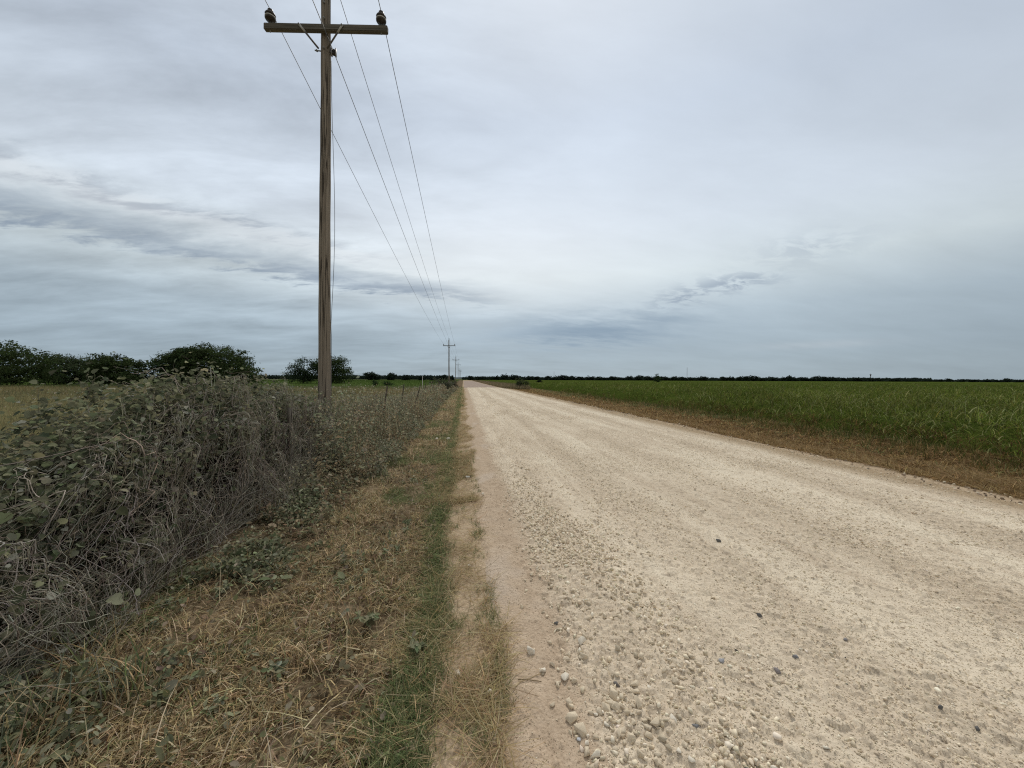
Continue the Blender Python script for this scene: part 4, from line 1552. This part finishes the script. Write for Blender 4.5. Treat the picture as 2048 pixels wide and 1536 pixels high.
for (nn, x0, x1, y0, y1, L, W) in ((26000, -16, -3.6, 4, 22, (.15, .45), (.004, .008)), (30000, -42, -4, 16, 46, (.2, .5), (.010, .016)), (34000, -80, -4, 38, 74, (.25, .55), (.016, .026))):
    x = RNG.uniform(x0, x1, nn); y = RNG.uniform(y0, y1, nn)
    L_ = RNG.uniform(*L, nn); W_ = RNG.uniform(*W, nn)
    C = vary(PAST, nn); gm = RNG.uniform(size=nn) < pastg(x, y); C[gm] = vary([(.12, .135, .07), (.15, .155, .09)], nn)[gm]
    g.add(*blades(np.stack((x, y, gh(x, y) - .02), -1), RNG.uniform(0, 6.28, nn), L_, W_, np.abs(RNG.normal(.2, .25, nn)), RNG.uniform(.2, 1.1, nn), C, 2, .25))
# pale seed heads
n = 500
x, y = RNG.uniform(-40, -5, n), RNG.uniform(10, 60, n)
V, F, CC = instances(LEAF_OVAL, LEAF_F, np.stack((x, y, gh(x, y) + RNG.uniform(.3, .55, n)), -1), rotmats(RNG.normal(size=(n, 3)), RNG.uniform(0, 6, n)), .05 * np.clip(y / 15, 1, 3), vary([(.5, .46, .4), (.4, .36, .28)], n))
g.add(V, F, CC)
tag(g.build('pasture_grass', M_GRASS), 'dry tan pasture grass beyond the fence on the left', 'grass', kind='stuff')

# left green field
g = Geo()
nn = 60000
x = RNG.uniform(-260, -3.6, nn); y = RNG.uniform(0, 1, nn) ** 1.6 * 250 + 64
k = y > 64 - x * .0 + 6 * fbm(x * .2, y * .2, 3)
x, y = x[k], y[k]; nn = len(x)
g.add(*blades(np.stack((x, y, np.zeros(nn)), -1), RNG.uniform(0, 6.28, nn), RNG.uniform(.25, .5, nn), RNG.uniform(.04, .08, nn) * np.clip(y / 90, 1, 3), np.abs(RNG.normal(.25, .2, nn)), RNG.uniform(.3, 1.2, nn),
              vary([(.060, .098, .022), (.080, .118, .030), (.046, .078, .018)], nn), 2, .25))
tag(g.build('green_field', M_CROP), 'even low green crop in the field beyond the left pasture', 'crop', kind='stuff')

# ------------------------------------------------------------------ right crop field
CROP = [(.082, .116, .017), (.112, .150, .024), (.036, .054, .011), (.175, .205, .050), (.088, .116, .022), (.27, .28, .13), (.150, .140, .040)]


def crop_edge(y):
    return 10.85 + 1.0 * np.clip((np.asarray(y) - 5) / 18, 0, 1) + .9 * (fbm(np.asarray(y) * .35, np.asarray(y) * 0 + 6, 141) - .5)


def crop_h(x, y):
    e = np.clip((x - crop_edge(y)) / 2.4, 0, 1)
    return (.42 + .50 * e) * (.82 + .36 * fbm(x * .45, y * .45, 142))


g = Geo()


def crop_plants(n, x0, x1, y0, y1, per, wide, scale, pw):
    x, y = scatter(n, x0, x1, y0, y1, pw)
    k = (x > crop_edge(y) + RNG.uniform(-.25, .25, n))
    x, y = x[k], y[k]; n = len(x)
    H = crop_h(x, y) * RNG.uniform(.66, 1.28, n)
    cx = np.repeat(x, per) + RNG.normal(0, .02 * scale, n * per); cy = np.repeat(y, per) + RNG.normal(0, .02 * scale, n * per)
    Hh = np.repeat(H, per)
    z = gh(cx, cy) + Hh * RNG.uniform(.10, .74, n * per)
    m = len(cx)
    L = RNG.uniform(.30, .62, m) * np.clip(Hh, .5, 1.1)
    C = vary(CROP, m, amp=.35) * (.45 + 1.15 * fbm(cx * .45, cy * .30, 145))[:, None]
    low = z < .30
    br = low & (RNG.uniform(size=m) < .45)
    C[br] = vary([(.17, .11, .045), (.10, .065, .03)], m)[br]
    g.add(*blades(np.stack((cx, cy, z), -1), RNG.uniform(0, 6.28, m), L, RNG.uniform(.008, .019, m) * wide, np.abs(RNG.normal(.32, .15, m)), RNG.uniform(.9, 2.1, m), C, 4, .08))
    # stalks
    g.add(*blades(np.stack((x, y, gh(x, y) - .02), -1), RNG.uniform(0, 6.28, n), H * .85, np.full(n, .012) * wide, np.abs(RNG.normal(.05, .05, n)), RNG.normal(0, .08, n), vary([(.055, .070, .02), (.08, .07, .03)], n), 2, .5))


crop_plants(6500, 9.6, 24, 2.5, 22, 13, 1.0, 1, 1.0)
crop_plants(5200, 9.8, 60, 14, 48, 10, 1.5, 2, 1.2)
crop_plants(4500, 20, 60, .5, 20, 9, 1.5, 2, .9)
crop_plants(6500, 10, 150, 40, 130, 7, 2.6, 4, 1.2)
tag(g.build('crop_plants', M_CROP), 'tall green grassy crop with arching leaves filling the right field', 'crop', kind='stuff')


def canopy_f():
    P = coords()
    big = noise(vscale(P, .05, .05, .05), 1.0, 5)
    mid = noise(P, 1.2, 6, .65)
    fine = noise(P, 7, 4, .7)
    c = ramp(big * .3 + mid * .4 + fine * .3, [(.30, (.022, .034, .008)), (.48, (.062, .088, .017)), (.62, (.098, .130, .026)), (.78, (.135, .158, .042))])
    c = mix(sstep(.50, .72, big) * .5, c, (.078, .070, .028))
    return diffuse(c, bump(mid + fine, 1.0, .25))


M_CANOPY = material('crop_canopy', canopy_f)
cx_ = np.concatenate((np.linspace(0, 24, 60), spaced(24.6, 420, .6, .05, 24.6)))
cyy = np.concatenate((np.linspace(-30, 2.5, 30), spaced(2.9, 326, .4, .035, 2.9)))


def canopy():
    U, Y = np.meshgrid(cx_, cyy)
    X = crop_edge(Y) + .7 + U
    edge = np.clip(U / .9, 0, 1)
    far = np.clip((np.hypot(X, Y) - 20) / 60, 0, 1)
    Z = gh(X, Y) + edge * (crop_h(X, Y) * (.52 + .10 * far) + .30 * (fbm(X * 2.5, Y * 2.5, 151) - .5) * (1 - .4 * far)) - (1 - edge) * .05
    nx, ny = len(cx_), len(cyy)
    V = np.stack((X, Y, Z), -1).reshape(-1, 3)
    i = np.arange(nx - 1)[None, :] + (np.arange(ny - 1) * nx)[:, None]
    F = np.stack((i, i + 1, i + nx + 1, i + nx), -1).reshape(-1, 4)
    return mesh_obj('crop_canopy', V, F, np.full(len(F), 4), M_CANOPY, None, None, True)


tag(canopy(), 'dense green mass of the crop stretching to the far tree line', 'crop', kind='stuff')

# ------------------------------------------------------------------ stones


def stone_template(seed, npts=14, flat=.66, smooth=0):
    rng = np.random.default_rng(seed)
    p = rng.normal(size=(npts, 3)); p /= np.linalg.norm(p, axis=1, keepdims=True)
    p *= rng.uniform(.78, 1.0, (npts, 1)) * np.array([1.0, rng.uniform(.6, .85), flat * rng.uniform(.75, 1.1)])
    bm = bmesh.new()
    for q in p: bm.verts.new(q * .5)
    res = bmesh.ops.convex_hull(bm, input=bm.verts)
    bmesh.ops.delete(bm, geom=[e for e in res['geom_interior'] if isinstance(e, bmesh.types.BMVert)], context='VERTS')
    if smooth:
        bmesh.ops.bevel(bm, geom=bm.edges[:], offset=.018, segments=smooth, affect='EDGES', clamp_overlap=True)
        bmesh.ops.triangulate(bm, faces=bm.faces[:])
        for v_ in bm.verts:
            c = v_.co
            v_.co = c * (1 + .05 * math.sin(c.x * 21 + seed) + .04 * math.sin(c.y * 27 + c.z * 19))
    else:
        bmesh.ops.triangulate(bm, faces=bm.faces[:])
    bmesh.ops.recalc_face_normals(bm, faces=bm.faces[:])
    bm.verts.index_update()
    V = np.array([v_.co[:] for v_ in bm.verts]); F = [np.array([[v_.index for v_ in f_.verts] for f_ in bm.faces])]
    bm.free()
    return V, F


SMALL = [stone_template(300 + i, 10, .6) for i in range(10)]
GRIT = [stone_template(340 + i, 7, .7) for i in range(8)]
LIME = [(.66, .57, .425), (.71, .625, .475), (.60, .51, .375), (.68, .60, .46), (.55, .465, .345), (.76, .69, .56)]


def gdens(x, y):
    d = .26 + 1.0 * np.exp(-((x - (.80 + .035 * y + .06 * np.sin(y * 1.1))) / .27) ** 2) + .55 * np.exp(-((x - 2.05) / .30) ** 2) + .28 * np.exp(-((x - 3.6) / .5) ** 2) + .35 * np.exp(-((x - 5.4) / .4) ** 2) + .5 * np.exp(-((x - 7.0) / .25) ** 2)
    d *= np.clip((fbm(x * 2.4, y * 1.1, 161) - .30) / .30, .06, 1.3)
    return d * np.clip((x - .42) / .30, .03, 1)


def gravel(geo, n, x0, x1, y0, y1, smin, smax, pw, sink=.22, power=2.2, dens=gdens, grow=0.0, kinds=None):
    kinds = kinds or SMALL
    x, y = scatter(n, x0, x1, y0, y1, pw) if y0 > 0 else (RNG.uniform(x0, x1, n), RNG.uniform(y0, y1, n))
    k = (RNG.uniform(size=n) < dens(x, y)) & (x > road_left(y) + .02) & (x < road_right(y) + .12)
    x, y = x[k], y[k]; n = len(x)
    s = smin + (smax - smin) * RNG.uniform(size=n) ** power
    s = s * (1 + grow * np.clip(y - 4, 0, 40))
    z = road_z(x, y) + s * (.30 - sink)
    C = vary(LIME, n, amp=.12, hue=.012)
    dk = RNG.uniform(size=n) < .0015
    C[dk] = vary([(.13, .125, .125), (.18, .17, .165), (.22, .18, .15)], n)[dk]
    tp = RNG.integers(0, len(kinds), n)
    for i, (T, F) in enumerate(kinds):
        m = tp == i
        if not m.any(): continue
        q = m.sum()
        nr = RNG.normal(0, .28, (q, 3)) + [0, 0, 1]
        geo.add(*instances(T, F, np.stack((x[m], y[m], z[m]), -1), rotmats(nr, RNG.uniform(0, 6.3, q)), s[m], C[m]))


g = Geo()


def fdens(x, y):
    return np.clip(.25 + .9 * fbm(x * 2.6, y * 1.0, 163), .2, 1) * np.clip((x - .44) / .25, .07, 1)


gravel(g, 230000, .2, 7.4, .9, 7.0, .005, .013, 1.55, .14, 1.6, fdens, 0, GRIT)
gravel(g, 26000, .2, 6.6, -2.5, .95, .008, .016, 1, .14, 1.6, fdens, 0, GRIT)
gravel(g, 12000, .2, 6.6, -2.5, .95, .012, .036, 1, .20, 2.2)
gravel(g, 60000, .3, 7.4, 6.0, 22.0, .012, .026, 1.5, .18, 1.8, fdens, 0, GRIT)
gravel(g, 52000, .2, 7.5, .9, 9.0, .011, .030, 1.5, .20, 2.2)
gravel(g, 36000, .25, 7.5, 3.0, 20.0, .018, .044, 1.3, .24, 2.2)
gravel(g, 1500, .6, 7.2, 1.0, 9.0, .03, .06, 1.3, .30, 2.0)
gravel(g, 20000, .3, 7.5, 14.0, 66.0, .026, .06, 1.5, .22, 2.0, gdens, .012)
gravel(g, 11000, .4, 1.7, 1.0, 7.0, .018, .046, 1.3, .18, 1.9)
gravel(g, 3200, .42, 1.35, 1.0, 4.5, .028, .058, 1.3, .14, 1.5)
# dark crumbs of soil on the bare band
n = 5200
x, y = scatter(n, .14, .66, .95, 6.0, 1.4)
k = (x > road_left(y) + .03) & (RNG.uniform(size=n) < np.clip((fbm(x * 5, y * 4, 175) - .36) / .14, .08, 1))
x, y = x[k], y[k]; n = len(x)
T, F = SMALL[0]
g.add(*instances(T, F, np.stack((x, y, gh(x, y) + .001), -1), rotmats(RNG.normal(0, .5, (n, 3)) + [0, 0, 1], RNG.uniform(0, 6.3, n)), RNG.uniform(.003, .010, n) * np.clip(y / 2.5, 1, 2), vary([(.24, .18, .12), (.17, .125, .08), (.34, .27, .19)], n)))
# rough lip of clods and stones along the right edge
n = 800
x, y = scatter(n, 0, 1, 2.5, 40, 1.2)
x = road_right(y) + RNG.normal(.06, .22, n)
s = RNG.uniform(.02, .085, n) * np.clip(y / 12, .8, 1.5)
for i, (T, F) in enumerate(SMALL):
    m = np.arange(n) % len(SMALL) == i
    q = m.sum()
    g.add(*instances(T, F, np.stack((x[m], y[m], gh(x[m], y[m]) + s[m] * .08), -1), rotmats(RNG.normal(0, .4, (q, 3)) + [0, 0, 1], RNG.uniform(0, 6.3, q)), s[m], vary(LIME[2:5] + [(.28, .22, .16), (.2, .16, .12), (.34, .27, .2)], q, hue=.015)))
tag(g.build('gravel', M_STONE), 'loose limestone gravel strewn over the road surface', 'gravel', kind='stuff')

BIG = []
for i in range(9):
    V, F = stone_template(400 + i, 11, .66, 1)
    BIG.append((V, F))


def stone_mesh(i, col, name):
    V, F = BIG[i % len(BIG)]
    me_o = mesh_obj(name, V, np.concatenate([f.ravel() for f in F]), np.full(len(F[0]), 3), M_STONE, np.broadcast_to(np.array(col), V.shape), None, False)
    return me_o


WH, TAN, DARK, BRW = (.74, .68, .57), (.64, .55, .415), (.150, .146, .140), (.46, .37, .25)
named = [
    (1062, 1310, 27, WH, 'white stone lying alone on the bare dirt strip at the road edge'),
    (915, 1353, 22, WH, 'small white triangular stone lying on the straw strip'),
    (978, 1393, 19, WH, 'small pale stone at the straw edge beside the bare dirt'),
    (820, 1502, 36, BRW, 'rounded tan stone sunk in the verge grass near the bottom of the photo'),
    (1042, 1220, 15, TAN, 'small tan stone high on the bare dirt strip'),
    (1086, 1348, 22, WH, 'white stone at the tip of a bent straw on the bare dirt'),
    (1104, 1338, 18, TAN, 'small stone just above the white stone by the bent straw'),
    (1131, 1368, 26, WH, 'bright white cubic stone at the left end of the stone ridge'),
    (1149, 1373, 20, TAN, 'rounded stone touching the bright white cubic stone'),
    (1137, 1420, 27, TAN, 'upright oval stone in the middle of the bare dirt'),
    (1105, 1420, 18, TAN, 'narrow tan stone left of the upright oval stone'),
    (1143, 1451, 34, TAN, 'large flat rounded stone below the upright oval stone'),
    (1163, 1475, 36, TAN, 'long flat stone right of two little stones near the bottom'),
    (1140, 1477, 15, TAN, 'little stone left of the long flat stone'),
    (1158, 1492, 14, (.55, .56, .57), 'little bluish-grey stone below the long flat stone'),
    (1188, 1529, 30, WH, 'pale stone cut by the bottom edge of the photo'),
    (1164, 1302, 24, WH, 'pale stone at the upper left of the stone ridge'),
    (1159, 1318, 20, WH, 'pale stone wedged under the upper left ridge stone'),
    (1168, 1328, 26, TAN, 'long tan stone slanting in the upper stone ridge'),
    (1112, 1256, 16, DARK, 'small dark grey stone among pale gravel left of the ridge'),
    (1437, 1096, 17, DARK, 'black stone alone in the middle of the road'),
    (1518, 1251, 17, DARK, 'dark angular stone on the smooth wheel track'),
    (1391, 1474, 27, (.23, .23, .23), 'bluish dark grey stone half buried in the road near the bottom'),
    (1444, 1342, 18, (.36, .36, .37), 'flat bluish-grey stone embedded in the wheel track'),
    (1472, 1323, 13, DARK, 'tiny dark stone right of the flat bluish-grey stone'),
    (1590, 1333, 20, (.24, .24, .25), 'flat slate-grey stone on the right wheel track'),
    (1880, 1447, 19, DARK, 'dark stone on the lower right of the road'),
    (1953, 1485, 18, DARK, 'dark stone nearest the lower right corner'),
    (1690, 1300, 16, (.26, .25, .25), 'small grey stone far along the right wheel track'),
    (1554, 1366, 20, (.3, .27, .26), 'brownish-grey stone beside the slate-grey stone'),
    (1225, 1350 + 55, 34, TAN, 'large round stone in the middle of the stone ridge'),
    (1228, 1393, 28, TAN, 'blocky stone on top of the lower stone ridge'),
    (1272, 1405, 26, TAN, 'triangular stone on the right side of the lower stone ridge'),
    (1277, 1430, 36, TAN, 'broad stone on the right side of the lower stone ridge'),
    (1219, 1424, 28, TAN, 'rounded stone left of the broad ridge stone'),
    (1262, 1497, 30, TAN, 'pointed stone in the lower right of the stone ridge'),
    (1240, 1487, 26, TAN, 'oval stone beside the pointed ridge stone'),
]
for i, (px, py, sz, col, lab) in enumerate(named):
    o = stone_mesh(i, col, 'stone')
    p_, t_ = on_ground(px, py)
    s_ = sz / FPX * t_ * (.85 if col[0] < .3 else 1.05)
    o.scale = (s_, s_, s_ * 1.1)
    z_ = float(gh(p_.x, p_.y))
    o.location = (p_.x, p_.y, (float(road_z(np.array([p_.x]), np.array([p_.y]))[0]) if p_.x > .25 else z_) + s_ * .14)
    o.rotation_euler = (random.uniform(-.3, .3), random.uniform(-.3, .3), random.uniform(0, 6.28))
    tag(o, lab, 'stone', 'larger stones at the road edge')
protos = [stone_mesh(i, c_, 'ridge_stone') for i, c_ in enumerate([TAN, WH, TAN, (.5, .43, .32), TAN, (.58, .5, .38)])]
cnt = 0
while cnt < 230:
    y_ = 1.25 + 5.5 * random.random() ** 2.0
    x_ = random.gauss(.76 + .035 * y_, .17)
    if x_ < .42: continue
    o = protos[cnt] if cnt < len(protos) else random.choice(protos).copy()
    if cnt >= len(protos): COL.objects.link(o)
    s_ = random.uniform(.026, .062) * (1 if random.random() < .85 else 1.3)
    o.scale = (s_, s_, s_)
    o.location = (x_, y_, float(road_z(np.array([x_]), np.array([y_]))[0]) + s_ * .14)
    o.rotation_euler = (random.uniform(-.4, .4), random.uniform(-.4, .4), random.uniform(0, 6.28))
    tag(o, 'pale limestone lump in the loose stone ridge along the left side of the road', 'stone', 'stones of the roadside ridge')
    cnt += 1
# pale stones in the verge ahead
for px, py, sz, lab in ((796, 869, 9, 'squarish pale stone in the verge grass below the fence'), (812, 867, 10, 'long pale stone right of the squarish one in the verge'),
                        (873, 874, 9, 'pale flat stone in the verge nearer the road'), (897, 875, 10, 'pinkish stone in the verge grass close to the road edge'), (888, 879, 5, 'tiny white stone between two verge stones'),
                        (966, 990, 10, 'cream stone at the tip of a straw tongue on the road edge'), (938, 1133, 9, 'cream stone in the straw strip')):
    o = stone_mesh(int(px), WH, 'stone')
    p_, t_ = on_ground(px, py + 2)
    s_ = sz / FPX * t_ * 1.1
    o.scale = (s_, s_ * .8, s_)
    o.location = (p_.x, p_.y, float(gh(p_.x, p_.y)) + s_ * .3)
    o.rotation_euler = (.2, .1, random.uniform(0, 6.28))
    tag(o, lab, 'stone', 'stones in the left verge')

# ------------------------------------------------------------------ small single things
# pale curled litter by the straw edge
p_, t_ = on_ground(936, 956)
g = Geo()
ang = np.linspace(-.3, 3.9, 14)
r_ = .022
for rr, flip in ((r_, 1), (r_ - .002, -1)):
    L_ = np.stack((np.zeros(14) - .034, np.cos(ang) * rr, np.sin(ang) * rr + .02), -1)
    R_ = np.stack((np.zeros(14) + .030 + .008 * np.sin(ang * 3), np.cos(ang) * rr * .9, np.sin(ang) * rr * .9 + .02), -1)
    V = np.concatenate((L_, R_))
    F = [np.array([[i, i + 1, i + 15, i + 14] for i in range(13)])]
    g.add(V, F)
o = g.build('litter_scrap', plain('pale_litter', (.40, .39, .34), .6))
V, F = tube([[.034, 0, .005], [.038, .004, .04], [.05, .01, .06]], [.006, .004, .002], 5)
s2 = Geo().add(V, F).build('dark_stalk', M_TPOST, o)
o.location = (p_.x, p_.y, float(gh(p_.x, p_.y)) + .005); o.rotation_euler = (0, 0, R(-8))
tag(o, 'curled pale scrap of litter lying at the straw edge of the road', 'litter')

# white tag hanging at a leaning steel post, leaning sticks
q = at(780, 836, 12.0)
g = Geo(); V, F = box(-.028, .028, -.02, .02, -.045, .045); g.add(V, F)
V, F = tube([[0, 0, .04], [0.01, 0, .09], [0, .01, .12]], .004, 5); g.add(V, F)
o = g.build('fence_insulator', M_WHITE); o.location = q; o.rotation_euler = (.2, .5, .3)
tag(o, 'small white tag caught in the weeds below a leaning steel post', 'tag')
for (a_, b_, D0, D1, r_, lab) in (((754, 848), (781, 878), 10.6, 9.6, .016, 'pale broken stick leaning at the foot of the fence weeds'),
                                  ((752, 788), (748, 850), 10.6, 10.4, .020, 'thin upright grey stake standing in the fence weeds'),
                                  ((545, 865), (590, 1000), 4.7, 4.5, .006, 'long pale dry stalk leaning against the thicket beside the wooden post'),
                                  ((0, 1110), (105, 1260), 2.0, 2.15, .012, 'thick grey branch slanting down at the left foot of the thicket')):
    A = np.array(at(*a_, D0)); B = np.array(at(*b_, D1))
    P = np.linspace(A, B, 8); P[1:-1] += RNG.normal(0, r_ * .6, (6, 3))
    V, F = tube(P, np.linspace(r_ * .7, r_, 8), 7)
    c0 = B.copy()
    o = Geo().add(V - c0, F, (.21, .185, .145)).build('dry_stick', M_TWIG, None, True); o.location = c0
    tag(o, lab, 'stick')
# bent straw on the bare dirt
A, _ = on_ground(1083, 1352); m1, _ = on_ground(1040, 1372); m2, _ = on_ground(1024, 1388); B, _ = on_ground(1018, 1402)
P = np.array([[q.x, q.y, float(gh(q.x, q.y)) + .006] for q in (A, m1, m2, B)])
V, F = tube(P, .0018, 5); o = Geo().add(V - P[1], F, (.36, .28, .16)).build('bent_straw', M_TWIG, None, True); o.location = P[1]
tag(o, 'single bent straw lying across the bare dirt', 'straw')
A, _ = on_ground(1036, 1366); B, _ = on_ground(1083, 1370)
P = np.array([[q.x, q.y, float(gh(q.x, q.y)) + .006] for q in (A, (A + B) / 2, B)])
V, F = tube(P, .0022, 5); o = Geo().add(V - P[1], F, (.20, .15, .09)).build('short_twig', M_TWIG, None, True); o.location = P[1]
tag(o, 'short brown twig crossing the bent straw on the dirt', 'twig')
